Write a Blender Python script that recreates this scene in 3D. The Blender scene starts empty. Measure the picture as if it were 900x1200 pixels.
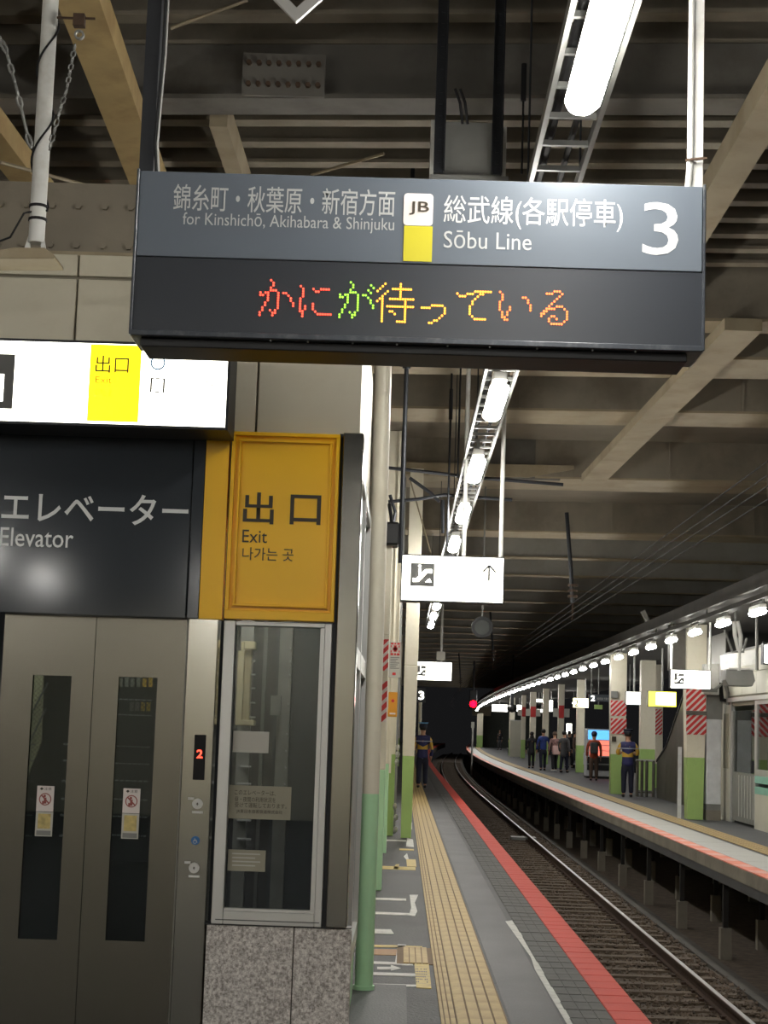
import bpy, bmesh, math, random
from mathutils import Vector, Matrix
random.seed(7)
S = bpy.context.scene
C = S.collection
R = math.radians

# ------------------------------------------------------------------ camera
FPX, IW, IH = 2000.0, 900, 1200
CAMZ = 1.65
ROLL = 0.033
YAW = math.atan(28.3 / FPX)
PITCH = math.atan(252.0 / FPX)
camd = bpy.data.cameras.new('camera')
cam = bpy.data.objects.new('camera', camd)
C.objects.link(cam)
CM = Matrix.Rotation(YAW, 3, 'Z') @ Matrix.Rotation(math.pi / 2 + PITCH, 3, 'X') @ Matrix.Rotation(ROLL, 3, 'Z')
cam.matrix_world = Matrix.Translation((0, 0, CAMZ)) @ CM.to_4x4()
camd.sensor_fit = 'VERTICAL'
camd.sensor_height = 24.0
camd.lens = 24.0 * FPX / IH
camd.clip_start = 0.05
camd.clip_end = 600
S.camera = cam

# ------------------------------------------------------------------ world and exposure
w = bpy.data.worlds.new('night')
S.world = w
w.use_nodes = True
w.node_tree.nodes['Background'].inputs[0].default_value = (0.8, 0.8, 0.85, 1)
w.node_tree.nodes['Background'].inputs[1].default_value = 0.006
S.view_settings.view_transform = 'Standard'
S.view_settings.look = 'None'
S.view_settings.gamma = 1
S.view_settings.use_curve_mapping = False
S.view_settings.exposure = 0.68
LAMP = 62.0        # emission of the tube lamps
SIGNL = 3.2        # emission of lit sign faces


# ------------------------------------------------------------------ pixel to place helpers (distances are chosen per object)
def ray(px, py):
    return CM @ Vector(((px - IW / 2) / FPX, -(py - IH / 2) / FPX, -1.0))


def P(px, py, Y):
    r = ray(px, py)
    t = Y / r.y
    return Vector((t * r.x, Y, CAMZ + t * r.z))


def G(px, py, z=0.0):
    r = ray(px, py)
    t = (z - CAMZ) / r.z
    return Vector((t * r.x, t * r.y, z))


def rect(x0, y0, x1, y1, Y):
    cx_, cy_ = (x0 + x1) / 2, (y0 + y1) / 2
    return P(x0, cy_, Y).x, P(x1, cy_, Y).x, P(cx_, y1, Y).z, P(cx_, y0, Y).z   # X0 X1 Z0 Z1


def cx(Y):
    return (Y - 70) ** 2 / 4800.0 if Y > 70 else 0.0


# ------------------------------------------------------------------ materials
def srgb(c):
    return tuple(((v / 255) / 12.92 if v / 255 <= 0.04045 else ((v / 255 + 0.055) / 1.055) ** 2.4) for v in c) + (1,)


MATS = {}


def mat(name, col, rough=0.6, metal=0.0, ns=6.0, amt=0.12, bump=0.0, bs=60.0, stain=None, stain_s=1.2, stain_amt=0.0, stretch=None):
    m = bpy.data.materials.new(name)
    m.use_nodes = True
    nt = m.node_tree
    b = nt.nodes['Principled BSDF']
    b.inputs['Roughness'].default_value = rough
    b.inputs['Metallic'].default_value = metal
    tc = nt.nodes.new('ShaderNodeTexCoord')
    mp = nt.nodes.new('ShaderNodeMapping')
    nt.links.new(tc.outputs['Object'], mp.inputs['Vector'])
    if stretch:
        mp.inputs['Scale'].default_value = stretch
    n = nt.nodes.new('ShaderNodeTexNoise')
    n.inputs['Scale'].default_value = ns
    n.inputs['Detail'].default_value = 6
    nt.links.new(mp.outputs[0], n.inputs['Vector'])
    r = nt.nodes.new('ShaderNodeValToRGB')
    c = srgb(col)
    r.color_ramp.elements[0].position = 0.3
    r.color_ramp.elements[1].position = 0.7
    r.color_ramp.elements[0].color = tuple(max(0, v * (1 - amt)) for v in c[:3]) + (1,)
    r.color_ramp.elements[1].color = tuple(min(1, v * (1 + amt)) for v in c[:3]) + (1,)
    nt.links.new(n.outputs['Fac'], r.inputs['Fac'])
    out = r.outputs['Color']
    if stain is not None:
        n2 = nt.nodes.new('ShaderNodeTexNoise')
        n2.inputs['Scale'].default_value = stain_s
        n2.inputs['Detail'].default_value = 8
        n2.inputs['Roughness'].default_value = 0.65
        nt.links.new(mp.outputs[0], n2.inputs['Vector'])
        r2 = nt.nodes.new('ShaderNodeValToRGB')
        r2.color_ramp.elements[0].position = 0.48
        r2.color_ramp.elements[1].position = 0.68
        r2.color_ramp.elements[0].color = (0, 0, 0, 1)
        r2.color_ramp.elements[1].color = (stain_amt,) * 3 + (1,)
        nt.links.new(n2.outputs['Fac'], r2.inputs['Fac'])
        mx = nt.nodes.new('ShaderNodeMix')
        mx.data_type = 'RGBA'
        nt.links.new(r2.outputs['Color'], mx.inputs[0])
        nt.links.new(out, mx.inputs[6])
        mx.inputs[7].default_value = srgb(stain)
        out = mx.outputs[2]
    nt.links.new(out, b.inputs['Base Color'])
    if bump:
        n3 = nt.nodes.new('ShaderNodeTexNoise')
        n3.inputs['Scale'].default_value = bs
        n3.inputs['Detail'].default_value = 4
        nt.links.new(mp.outputs[0], n3.inputs['Vector'])
        bp = nt.nodes.new('ShaderNodeBump')
        bp.inputs['Strength'].default_value = bump
        bp.inputs['Distance'].default_value = 0.01
        nt.links.new(n3.outputs['Fac'], bp.inputs['Height'])
        nt.links.new(bp.outputs[0], b.inputs['Normal'])
    MATS[name] = m
    return m


def emit(name, col, strength, base=None):
    m = bpy.data.materials.new(name)
    m.use_nodes = True
    b = m.node_tree.nodes['Principled BSDF']
    b.inputs['Base Color'].default_value = srgb(base or col)
    b.inputs['Roughness'].default_value = 0.4
    b.inputs['Emission Color'].default_value = srgb(col)
    b.inputs['Emission Strength'].default_value = strength
    MATS[name] = m
    return m


def glass(name, tint, gl=0.12, rough=0.02):
    m = bpy.data.materials.new(name)
    m.use_nodes = True
    nt = m.node_tree
    nt.nodes.clear()
    o = nt.nodes.new('ShaderNodeOutputMaterial')
    t = nt.nodes.new('ShaderNodeBsdfTransparent')
    t.inputs[0].default_value = srgb(tint)
    g = nt.nodes.new('ShaderNodeBsdfGlossy')
    g.inputs['Roughness'].default_value = rough
    g.inputs[0].default_value = (0.8, 0.85, 0.85, 1)
    f = nt.nodes.new('ShaderNodeFresnel')
    f.inputs[0].default_value = 1.5
    ad = nt.nodes.new('ShaderNodeMath')
    ad.operation = 'ADD'
    ad.inputs[1].default_value = gl - 0.04
    ad.use_clamp = True
    nt.links.new(f.outputs[0], ad.inputs[0])
    mx = nt.nodes.new('ShaderNodeMixShader')
    nt.links.new(ad.outputs[0], mx.inputs[0])
    nt.links.new(t.outputs[0], mx.inputs[1])
    nt.links.new(g.outputs[0], mx.inputs[2])
    nt.links.new(mx.outputs[0], o.inputs[0])
    MATS[name] = m
    return m


def granite(name):
    m = bpy.data.materials.new(name)
    m.use_nodes = True
    nt = m.node_tree
    b = nt.nodes['Principled BSDF']
    b.inputs['Roughness'].default_value = 0.35
    tc = nt.nodes.new('ShaderNodeTexCoord')
    v = nt.nodes.new('ShaderNodeTexNoise')
    v.inputs['Scale'].default_value = 75
    v.inputs['Detail'].default_value = 5
    v.inputs['Roughness'].default_value = 0.75
    nt.links.new(tc.outputs['Object'], v.inputs['Vector'])
    r = nt.nodes.new('ShaderNodeValToRGB')
    e = r.color_ramp.elements
    e[0].position, e[0].color = 0.38, srgb((126, 118, 112))
    e[1].position, e[1].color = 0.62, srgb((225, 221, 214))
    k = e.new(0.5)
    k.color = srgb((184, 178, 172))
    nt.links.new(v.outputs['Fac'], r.inputs['Fac'])
    nt.links.new(r.outputs[0], b.inputs['Base Color'])
    MATS[name] = m
    return m


mat('asphalt', (60, 60, 59), 0.62, ns=1.1, amt=0.4, bump=0.6, bs=45, stain=(38, 38, 38), stain_s=0.55, stain_amt=0.9)
mat('asphalt_light', (65, 65, 65), 0.55, ns=1.3, amt=0.3, bump=0.4, bs=60, stain=(50, 50, 50), stain_s=0.9, stain_amt=0.5)
mat('asphalt_far', (70, 71, 73), 0.6, ns=2, amt=0.15, bump=0.2, bs=50)
mat('yellow_tile', (176, 152, 98), 0.6, ns=9, amt=0.12, bump=0.15, bs=120, stain=(132, 106, 60), stain_s=3, stain_amt=0.6)
mat('yellow_groove', (104, 80, 44), 0.7, ns=9, amt=0.15)
mat('red_edge', (190, 56, 38), 0.65, ns=2, amt=0.2, bump=0.3, bs=60, stain=(140, 52, 42), stain_s=1.4, stain_amt=0.55)
mat('grey_paver', (66, 66, 63), 0.7, ns=9, amt=0.15, bump=0.3, bs=90, stain=(78, 77, 74), stain_s=3, stain_amt=0.6)
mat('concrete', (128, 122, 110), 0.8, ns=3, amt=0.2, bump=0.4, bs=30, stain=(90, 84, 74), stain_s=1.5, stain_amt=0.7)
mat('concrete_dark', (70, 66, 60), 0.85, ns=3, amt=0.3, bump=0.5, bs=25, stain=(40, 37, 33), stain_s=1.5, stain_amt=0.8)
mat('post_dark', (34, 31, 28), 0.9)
mat('edge_white', (178, 178, 172), 0.5, ns=3, amt=0.08, stain=(170, 168, 160), stain_s=2, stain_amt=0.4)
mat('edge_orange', (226, 116, 84), 0.5, ns=5, amt=0.15, stain=(214, 200, 190), stain_s=1.2, stain_amt=0.6)
mat('edge_yellow', (172, 146, 92), 0.6, ns=5, amt=0.15)
mat('paint_white', (186, 186, 178), 0.55, ns=20, amt=0.08, stain=(130, 130, 126), stain_s=9, stain_amt=0.8)
mat('paint_yellow', (186, 162, 78), 0.55, ns=20, amt=0.1, stain=(150, 130, 84), stain_s=9, stain_amt=0.8)
mat('paint_brown', (150, 112, 66), 0.6, ns=20, amt=0.15)
mat('ballast', (74, 63, 52), 0.95, ns=7, amt=0.45, bump=1.0, bs=22)
mat('stone', (88, 76, 64), 0.9, ns=5, amt=0.5, bump=0.4, bs=30)
mat('sleeper', (84, 72, 58), 0.9, ns=5, amt=0.3, bump=0.6, bs=20)
mat('rail_side', (70, 52, 40), 0.7, 0.4, ns=12, amt=0.3)
mat('rail_top', (150, 148, 146), 0.35, 1.0, ns=30, amt=0.05)
mat('girder', (130, 122, 107), 0.7, ns=2, amt=0.15, bump=0.2, bs=12, stain=(96, 86, 70), stain_s=1.3, stain_amt=0.6)
mat('girder_light', (150, 138, 114), 0.65, ns=2, amt=0.12, stain=(120, 104, 76), stain_s=1.6, stain_amt=0.6)
mat('girder_grey', (104, 101, 94), 0.7, ns=2, amt=0.15, stain=(70, 64, 56), stain_s=1.6, stain_amt=0.6)
mat('beam_warmlit', (176, 152, 104), 0.6, ns=3, amt=0.12, stain=(140, 112, 70), stain_s=2.5, stain_amt=0.6)  # warm light falling on the beams is put into this yellow
mat('girder_far', (150, 147, 138), 0.7, ns=2, amt=0.15, stain=(110, 104, 94), stain_s=1.0, stain_amt=0.6)
mat('mirror_dark', (58, 62, 58), 0.3)
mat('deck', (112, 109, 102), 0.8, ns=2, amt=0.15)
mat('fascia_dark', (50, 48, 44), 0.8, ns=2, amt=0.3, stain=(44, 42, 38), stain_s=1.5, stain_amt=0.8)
mat('deck_soffit', (120, 112, 98), 0.8, ns=2, amt=0.12, stain=(96, 88, 74), stain_s=1, stain_amt=0.6)
mat('cream_panel', (196, 190, 170), 0.4, ns=1.5, amt=0.05, stain=(160, 152, 130), stain_s=1.5, stain_amt=0.4)
mat('joint', (120, 114, 98), 0.7)
mat('cream_paint', (226, 220, 200), 0.4, ns=3, amt=0.06, stain=(200, 192, 168), stain_s=3, stain_amt=0.5)
mat('green_paint', (186, 230, 184), 0.35, ns=3, amt=0.07, stain=(166, 208, 160), stain_s=3, stain_amt=0.5)
mat('lime_paint', (164, 196, 116), 0.4, ns=3, amt=0.08, stain=(140, 168, 100), stain_s=3, stain_amt=0.5)
mat('steel', (150, 148, 140), 0.17, 1.0, ns=2, amt=0.05, bump=0.012, bs=3.0, stretch=(1, 1, 0.5))
mat('steel_door', (112, 109, 100), 0.25, 1.0, ns=1.5, amt=0.06, bump=0.02, bs=2.5, stretch=(0.6, 1, 1))
mat('steel_dull', (120, 118, 112), 0.45, 1.0, ns=4, amt=0.1)
mat('alu', (200, 200, 196), 0.35, 0.6, ns=4, amt=0.04)
mat('white_metal', (205, 205, 200), 0.4, ns=5, amt=0.06, stain=(170, 165, 150), stain_s=6, stain_amt=0.5)
mat('grey_metal', (128, 128, 124), 0.5, 0.3, ns=5, amt=0.1)
mat('dark_metal', (44, 46, 50), 0.5, 0.4, ns=6, amt=0.15)
mat('black', (22, 23, 25), 0.5, ns=5, amt=0.2)
mat('rubber', (16, 16, 17), 0.8)
mat('rust_metal', (84, 66, 52), 0.75, 0.4, ns=12, amt=0.35)
mat('sign_grey', (94, 101, 109), 0.3, ns=2, amt=0.03).node_tree.nodes['Principled BSDF'].inputs['Specular IOR Level'].default_value = 0.22
mat('sign_black', (40, 44, 50), 0.35, ns=2, amt=0.04)
mat('sign_case', (58, 62, 68), 0.35, 0.3, ns=4, amt=0.1, stain=(110, 112, 112), stain_s=20, stain_amt=0.4)
mat('sign_white', (238, 240, 238), 0.5, amt=0.02)
mat('sign_text', (190, 192, 190), 0.4, amt=0.02)
mat('sign_text_dim', (176, 178, 176), 0.4, amt=0.02)
mat('panel_grey', (58, 63, 68), 0.1, ns=2, amt=0.02)
mat('panel_yellow', (255, 196, 22), 0.35, ns=2, amt=0.04)
mat('panel_yellow_dark', (196, 140, 18), 0.4, ns=2, amt=0.04)
mat('ink', (58, 50, 36), 0.5, amt=0.02)
mat('ink_grey', (84, 84, 82), 0.5, amt=0.02)
mat('paper', (188, 186, 176), 0.7, ns=4, amt=0.04)
mat('paper_dull', (150, 146, 128), 0.7, ns=4, amt=0.05)
mat('stripe_red', (206, 52, 50), 0.4, ns=4, amt=0.08)
mat('stripe_white', (222, 212, 206), 0.4, ns=4, amt=0.05)
mat('box_orange', (226, 158, 44), 0.45, ns=4, amt=0.06)
mat('sticker_yellow', (196, 176, 110), 0.5, ns=30, amt=0.3)
mat('sticker_blue', (52, 110, 168), 0.5)
mat('ring_red', (150, 74, 66), 0.5)
mat('skin', (196, 150, 122), 0.55)
mat('hair', (24, 20, 18), 0.6)
mat('navy', (38, 42, 84), 0.75, ns=8, amt=0.12)
mat('navy_dark', (24, 28, 48), 0.75, ns=8, amt=0.12)
mat('blue_cloth', (40, 62, 130), 0.75)
mat('black_cloth', (28, 28, 32), 0.8)
mat('grey_cloth', (74, 74, 76), 0.8)
mat('beige_cloth', (176, 156, 126), 0.8)
mat('rust_cloth', (158, 66, 40), 0.8)
mat('pattern_cloth', (140, 108, 104), 0.8, ns=14, amt=0.5)
mat('pink_cloth', (214, 178, 172), 0.8)
mat('brown_cloth', (90, 72, 60), 0.8)
mat('capblue', (108, 168, 214), 0.6)
mat('white_cloth', (205, 205, 205), 0.7)
mat('office_wall', (190, 188, 172), 0.45, ns=2, amt=0.05)
mat('office_green', (124, 176, 158), 0.5)
mat('shaft_rail', (150, 150, 140), 0.5, ns=9, amt=0.2)
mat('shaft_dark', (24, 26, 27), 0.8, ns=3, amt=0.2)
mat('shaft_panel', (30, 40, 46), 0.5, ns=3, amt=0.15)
mat('shaft_cream', (206, 194, 150), 0.6, ns=6, amt=0.2)
mat('end_wall', (90, 96, 88), 0.8)
mat('vend_body', (205, 208, 210), 0.4)
granite('granite')
emit('tube', (255, 252, 246), LAMP)
emit('tube_far', (255, 252, 246), LAMP * 0.75)
emit('face_white', (255, 253, 240), SIGNL)
emit('face_warm', (255, 246, 190), SIGNL * 0.8)
emit('face_yellow', (255, 226, 20), 1.1)
emit('face_yellow_far', (250, 240, 80), 1.6)
emit('led_red', (255, 70, 50), 2.2)
emit('led_green', (150, 235, 60), 1.2)
emit('led_amber', (255, 170, 50), 1.9)
emit('led_orange', (255, 110, 50), 1.9)
emit('signal_red', (255, 0, 10), 25)
emit('vend_blue', (90, 170, 235), 1.0)
emit('vend_red', (240, 120, 100), 0.9)
emit('window_lit', (224, 238, 234), 12)
glass('glass_clear', (206, 208, 208), 0.05)
glass('glass_smoke', (170, 178, 178), 0.045)
mat('badge_yellow', (196, 186, 50), 0.25, amt=0.03)


def jacket_mat():
    m = bpy.data.materials.new('staff_jacket')
    m.use_nodes = True
    nt = m.node_tree
    b = nt.nodes['Principled BSDF']
    b.inputs['Roughness'].default_value = 0.7
    tc = nt.nodes.new('ShaderNodeTexCoord')
    sp = nt.nodes.new('ShaderNodeSeparateXYZ')
    nt.links.new(tc.outputs['Object'], sp.inputs[0])

    def mth(op, a, b_=None):
        n = nt.nodes.new('ShaderNodeMath')
        n.operation = op
        for i, v in enumerate((a, b_)):
            if v is None:
                continue
            if isinstance(v, (int, float)):
                n.inputs[i].default_value = v
            else:
                nt.links.new(v, n.inputs[i])
        return n.outputs[0]
    ax = mth('ABSOLUTE', sp.outputs['X'])
    z = sp.outputs['Z']

    def band(lo, hi, slope=0.0):
        zz = mth('SUBTRACT', z, mth('MULTIPLY', ax, slope)) if slope else z
        return mth('MULTIPLY', mth('GREATER_THAN', zz, lo), mth('LESS_THAN', zz, hi))
    yel1 = mth('MULTIPLY', mth('LESS_THAN', mth('SUBTRACT', z, mth('MULTIPLY', ax, 0.5)), 1.14), mth('GREATER_THAN', z, 1.07))
    yel2 = mth('MULTIPLY', mth('GREATER_THAN', ax, 0.2), mth('GREATER_THAN', z, 1.07))
    yel = mth('MAXIMUM', yel1, yel2)
    gry = mth('MAXIMUM', band(1.285, 1.31), band(0.79, 0.82))
    m1 = nt.nodes.new('ShaderNodeMix')
    m1.data_type = 'RGBA'
    m1.inputs[6].default_value = srgb((42, 44, 92))
    m1.inputs[7].default_value = srgb((214, 172, 66))
    nt.links.new(yel, m1.inputs[0])
    m2 = nt.nodes.new('ShaderNodeMix')
    m2.data_type = 'RGBA'
    nt.links.new(m1.outputs[2], m2.inputs[6])
    m2.inputs[7].default_value = srgb((170, 176, 190))
    nt.links.new(gry, m2.inputs[0])
    nt.links.new(m2.outputs[2], b.inputs['Base Color'])
    MATS['staff_jacket'] = m


jacket_mat()
M = MATS


# ------------------------------------------------------------------ object helpers
def tag(o, label=None, cat=None, group=None, kind=None):
    if label:
        o['label'] = label
    if cat:
        o['category'] = cat
    if group:
        o['group'] = group
    if kind:
        o['kind'] = kind
    return o


def thing(name, loc, label, cat, group=None, kind=None, rz=0.0):
    o = bpy.data.objects.new(name, None)
    C.objects.link(o)
    o.location = loc
    o.rotation_euler = (0, 0, rz)
    o.empty_display_size = 0.1
    return tag(o, label, cat, group, kind)


def origin_of(o):
    v = Vector((0, 0, 0))
    while o is not None:
        v = v + Vector(o.location)
        o = o.parent
    return v


class MB:
    """collects geometry in world coordinates"""

    def __init__(s):
        s.v, s.f, s.m = [], [], []

    def add(s, vs, fs, mi=0):
        n = len(s.v)
        s.v += [tuple(v) for v in vs]
        s.f += [tuple(i + n for i in f) for f in fs]
        s.m += [mi] * len(fs)
        return s

    def box(s, x0, x1, y0, y1, z0, z1, mi=0):
        if x0 > x1: x0, x1 = x1, x0
        if y0 > y1: y0, y1 = y1, y0
        if z0 > z1: z0, z1 = z1, z0
        return s.add([(x0, y0, z0), (x1, y0, z0), (x1, y1, z0), (x0, y1, z0), (x0, y0, z1), (x1, y0, z1), (x1, y1, z1), (x0, y1, z1)],
                     [(0, 3, 2, 1), (4, 5, 6, 7), (0, 1, 5, 4), (1, 2, 6, 5), (2, 3, 7, 6), (3, 0, 4, 7)], mi)

    def bar(s, a, b, wx, wz, mi=0, up=(0, 0, 1)):
        a, b = Vector(a), Vector(b)
        d = (b - a).normalized()
        u = Vector(up)
        if abs(d.dot(u)) > 0.98:
            u = Vector((0, 1, 0))
        sx = d.cross(u).normalized() * wx / 2
        sz = sx.cross(d).normalized() * wz / 2
        vs = [p + i * sx + j * sz for p in (a, b) for i, j in ((-1, -1), (1, -1), (1, 1), (-1, 1))]
        return s.add(vs, [(0, 1, 2, 3), (7, 6, 5, 4), (0, 4, 5, 1), (1, 5, 6, 2), (2, 6, 7, 3), (3, 7, 4, 0)], mi)

    def tube(s, pts, r, n=10, mi=0, r2=None):
        pts = [Vector(p) for p in pts]
        rings = []
        for i, p in enumerate(pts):
            if i == 0:
                d = pts[1] - p
            elif i == len(pts) - 1:
                d = p - pts[i - 1]
            else:
                d = pts[i + 1] - pts[i - 1]
            d.normalize()
            u = Vector((0, 0, 1)) if abs(d.z) < 0.9 else Vector((1, 0, 0))
            a = d.cross(u).normalized()
            b = d.cross(a).normalized()
            rr = r if r2 is None else r + (r2 - r) * i / (len(pts) - 1)
            if isinstance(r, (list, tuple)):
                rr = r[i]
            rings.append([p + a * rr * math.cos(2 * math.pi * k / n) + b * rr * math.sin(2 * math.pi * k / n) for k in range(n)])
        vs = [v for rg in rings for v in rg]
        fs = []
        for i in range(len(pts) - 1):
            for k in range(n):
                fs.append((i * n + k, i * n + (k + 1) % n, (i + 1) * n + (k + 1) % n, (i + 1) * n + k))
        fs.append(tuple(range(n - 1, -1, -1)))
        fs.append(tuple((len(pts) - 1) * n + k for k in range(n)))
        return s.add(vs, fs, mi)

    def prism(s, pts, d, mi=0):
        """pts: list of 3d points (planar), d: extrusion vector"""
        n = len(pts)
        d = Vector(d)
        vs = [Vector(p) for p in pts] + [Vector(p) + d for p in pts]
        fs = [tuple(range(n - 1, -1, -1)), tuple(range(n, 2 * n))]
        for i in range(n):
            j = (i + 1) % n
            fs.append((i, j, n + j, n + i))
        return s.add(vs, fs, mi)

    def ring(s, c, ro, ri, y0, y1, n=24, mi=0, a0=0.0, a1=2 * math.pi):
        """annulus facing -Y at centre c (x,z)"""
        full = abs(a1 - a0 - 2 * math.pi) < 1e-6
        k = n if full else n + 1
        vs = []
        for i in range(k):
            a = a0 + (a1 - a0) * i / n
            for rr in (ro, ri):
                for y in (y0, y1):
                    vs.append((c[0] + rr * math.cos(a), y, c[1] + rr * math.sin(a)))
        fs = []
        for i in range(n):
            j = (i + 1) % k
            A, B = i * 4, j * 4
            fs += [(A, A + 2, B + 2, B), (A + 1, B + 1, B + 3, A + 3), (A, B, B + 1, A + 1), (A + 2, A + 3, B + 3, B + 2)]
        return s.add(vs, fs, mi)

    def disc(s, c, r, y0, y1, n=20, mi=0):
        pts = [(c[0] + r * math.cos(2 * math.pi * i / n), y0, c[1] + r * math.sin(2 * math.pi * i / n)) for i in range(n)]
        return s.prism(pts, (0, y1 - y0, 0), mi)

    def ball(s, c, r, mi=0, n=10, sc=(1, 1, 1)):
        vs, fs = [], []
        m_ = n // 2
        vs.append((c[0], c[1], c[2] + r * sc[2]))
        for i in range(1, m_):
            t = math.pi * i / m_
            for k in range(n):
                a = 2 * math.pi * k / n
                vs.append((c[0] + r * sc[0] * math.sin(t) * math.cos(a), c[1] + r * sc[1] * math.sin(t) * math.sin(a), c[2] + r * sc[2] * math.cos(t)))
        vs.append((c[0], c[1], c[2] - r * sc[2]))
        for k in range(n):
            fs.append((0, 1 + k, 1 + (k + 1) % n))
            L = len(vs) - 1
            fs.append((L, 1 + (m_ - 2) * n + (k + 1) % n, 1 + (m_ - 2) * n + k))
        for i in range(m_ - 2):
            for k in range(n):
                fs.append((1 + i * n + k, 1 + (i + 1) * n + k, 1 + (i + 1) * n + (k + 1) % n, 1 + i * n + (k + 1) % n))
        return s.add(vs, fs, mi)

    def strip(s, x0, x1, y0, y1, z0, z1, step=4.0, mi=0):
        """long slab that follows the curve of the line"""
        ys = []
        y = y0
        while y < y1 - 1e-6:
            ys.append(y)
            y += step
        ys.append(y1)
        vs = []
        for y in ys:
            c = cx(y)
            vs += [(x0 + c, y, z0), (x1 + c, y, z0), (x1 + c, y, z1), (x0 + c, y, z1)]
        fs = [(0, 1, 2, 3)]
        for i in range(len(ys) - 1):
            a, b = i * 4, i * 4 + 4
            fs += [(a, b, b + 1, a + 1), (a + 1, b + 1, b + 2, a + 2), (a + 2, b + 2, b + 3, a + 3), (a + 3, b + 3, b, a)]
        L = (len(ys) - 1) * 4
        fs.append((L + 3, L + 2, L + 1, L))
        return s.add(vs, fs, mi)

    def build(s, name, mats, parent=None, bevel=0.0, smooth=False, label=None, cat=None, group=None, kind=None, fixn=True):
        if not isinstance(mats, (list, tuple)):
            mats = [mats]
        me = bpy.data.meshes.new(name)
        vs = [Vector(v) for v in s.v]
        if parent is not None:
            o0 = origin_of(parent)
        else:
            xs = [v.x for v in vs]; ys = [v.y for v in vs]; zs = [v.z for v in vs]
            o0 = Vector(((min(xs) + max(xs)) / 2, (min(ys) + max(ys)) / 2, min(zs)))
        me.from_pydata([v - o0 for v in vs], [], s.f)
        for m in mats:
            me.materials.append(M[m] if isinstance(m, str) else m)
        for p, i in zip(me.polygons, s.m):
            p.material_index = i
        if fixn or bevel:
            bm = bmesh.new()
            bm.from_mesh(me)
            bmesh.ops.recalc_face_normals(bm, faces=bm.faces)
            if bevel:
                es = [e for e in bm.edges if len(e.link_faces) == 2 and e.calc_face_angle(0) > 0.7]
                bmesh.ops.bevel(bm, geom=es, offset=bevel, segments=1, affect='EDGES', clamp_overlap=True)
            bm.to_mesh(me)
            bm.free()
        if smooth:
            for p in me.polygons:
                p.use_smooth = True
            try:
                me.set_sharp_from_angle(angle=R(40))
            except Exception:
                pass
        o = bpy.data.objects.new(name, me)
        C.objects.link(o)
        if parent is not None:
            o.parent = parent
        else:
            o.location = o0
        return tag(o, label, cat, group, kind)


def place_copy(src, name, parent, loc, rz=0.0, scale=None):
    """a copy sharing mesh data, loc relative to the parent"""
    o = src.copy()
    o.name = name
    C.objects.link(o)
    o.parent = parent
    o.location = loc
    o.rotation_euler = (0, 0, rz)
    return o


def text(name, s, box, Y, m, parent, keep=False, offset=0.0, thick=0.0012, label=None, side=None):
    """flat lettering fitted to a pixel box on the plane Y, facing the camera side"""
    cu = bpy.data.curves.new(name, 'FONT')
    cu.body = s
    cu.offset = offset
    cu.resolution_u = 3
    ob = bpy.data.objects.new(name + '_tmp', cu)
    C.objects.link(ob)
    bpy.context.view_layer.update()
    dg = bpy.context.evaluated_depsgraph_get()
    me = bpy.data.meshes.new_from_object(ob.evaluated_get(dg))
    bpy.data.objects.remove(ob)
    bpy.data.curves.remove(cu)
    if not len(me.vertices):
        return None
    xs = [v.co.x for v in me.vertices]; ys = [v.co.y for v in me.vertices]
    ax0, ax1, ay0, ay1 = min(xs), max(xs), min(ys), max(ys)
    X0, X1, Z0, Z1 = rect(*box, Y) if len(box) == 4 else box[1:]
    sx = (X1 - X0) / (ax1 - ax0)
    sz = (Z1 - Z0) / (ay1 - ay0)
    if keep:
        sx = sz = min(sx, sz)
    o0 = origin_of(parent)
    for v in me.vertices:
        x = X0 + (v.co.x - ax0) * sx
        z = (Z0 + Z1) / 2 + (v.co.y - (ay0 + ay1) / 2) * sz
        v.co = Vector((x, Y, z)) - o0
    me.materials.clear()
    me.materials.append(M[m])
    o = bpy.data.objects.new(name, me)
    C.objects.link(o)
    o.parent = parent
    if label:
        o['label'] = label
    return o


ORD = ['first', 'second', 'third', 'fourth', 'fifth', 'sixth', 'seventh', 'eighth', 'ninth', 'tenth', 'eleventh', 'twelfth', 'thirteenth',
       'fourteenth', 'fifteenth', 'sixteenth', 'seventeenth', 'eighteenth', 'nineteenth', 'twentieth', 'twenty-first', 'twenty-second', 'twenty-third',
       'twenty-fourth', 'twenty-fifth', 'twenty-sixth', 'twenty-seventh', 'twenty-eighth', 'twenty-ninth', 'thirtieth']


# ================================================================== PLATFORM FLOORS AND TRACK
Y0, Y1 = -14.0, 205.0
fl = MB().strip(-9.0, 1.29, Y0, Y1, -0.5, 0.0).build('floor', 'asphalt', kind='structure', label='dark grey asphalt surface of the near platform')
# the grey paver strip and the red coping, piece by piece where they show large
bl = MB().box(-0.128, 0.128, -0.146, 0.146, 0, 0.010)
for i in range(3):
    bl.box(-0.122 + i * 0.083, -0.046 + i * 0.083, -0.14, 0.14, 0.010, 0.013)
tmp = bl.build('paver', ['grey_paver'], bevel=0.0)
proto_mesh = tmp.data
bpy.data.objects.remove(tmp)
strip_t = thing('paver_strip', (1.16, 9, 0.0), 'strip of small grey pavers beside the red platform edge', 'paving', kind='structure')


def pieces(mesh, name, parent, xs, ya, yb, step, z, limit_jit=0.0):
    y = ya
    k = 0
    while y < yb:
        o = bpy.data.objects.new(name, mesh)
        C.objects.link(o)
        o.parent = parent
        o0 = origin_of(parent)
        o.location = (xs + cx(y) - o0.x, y - o0.y, z - o0.z + random.uniform(-1, 1) * limit_jit)
        y += step
        k += 1
    return y


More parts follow.
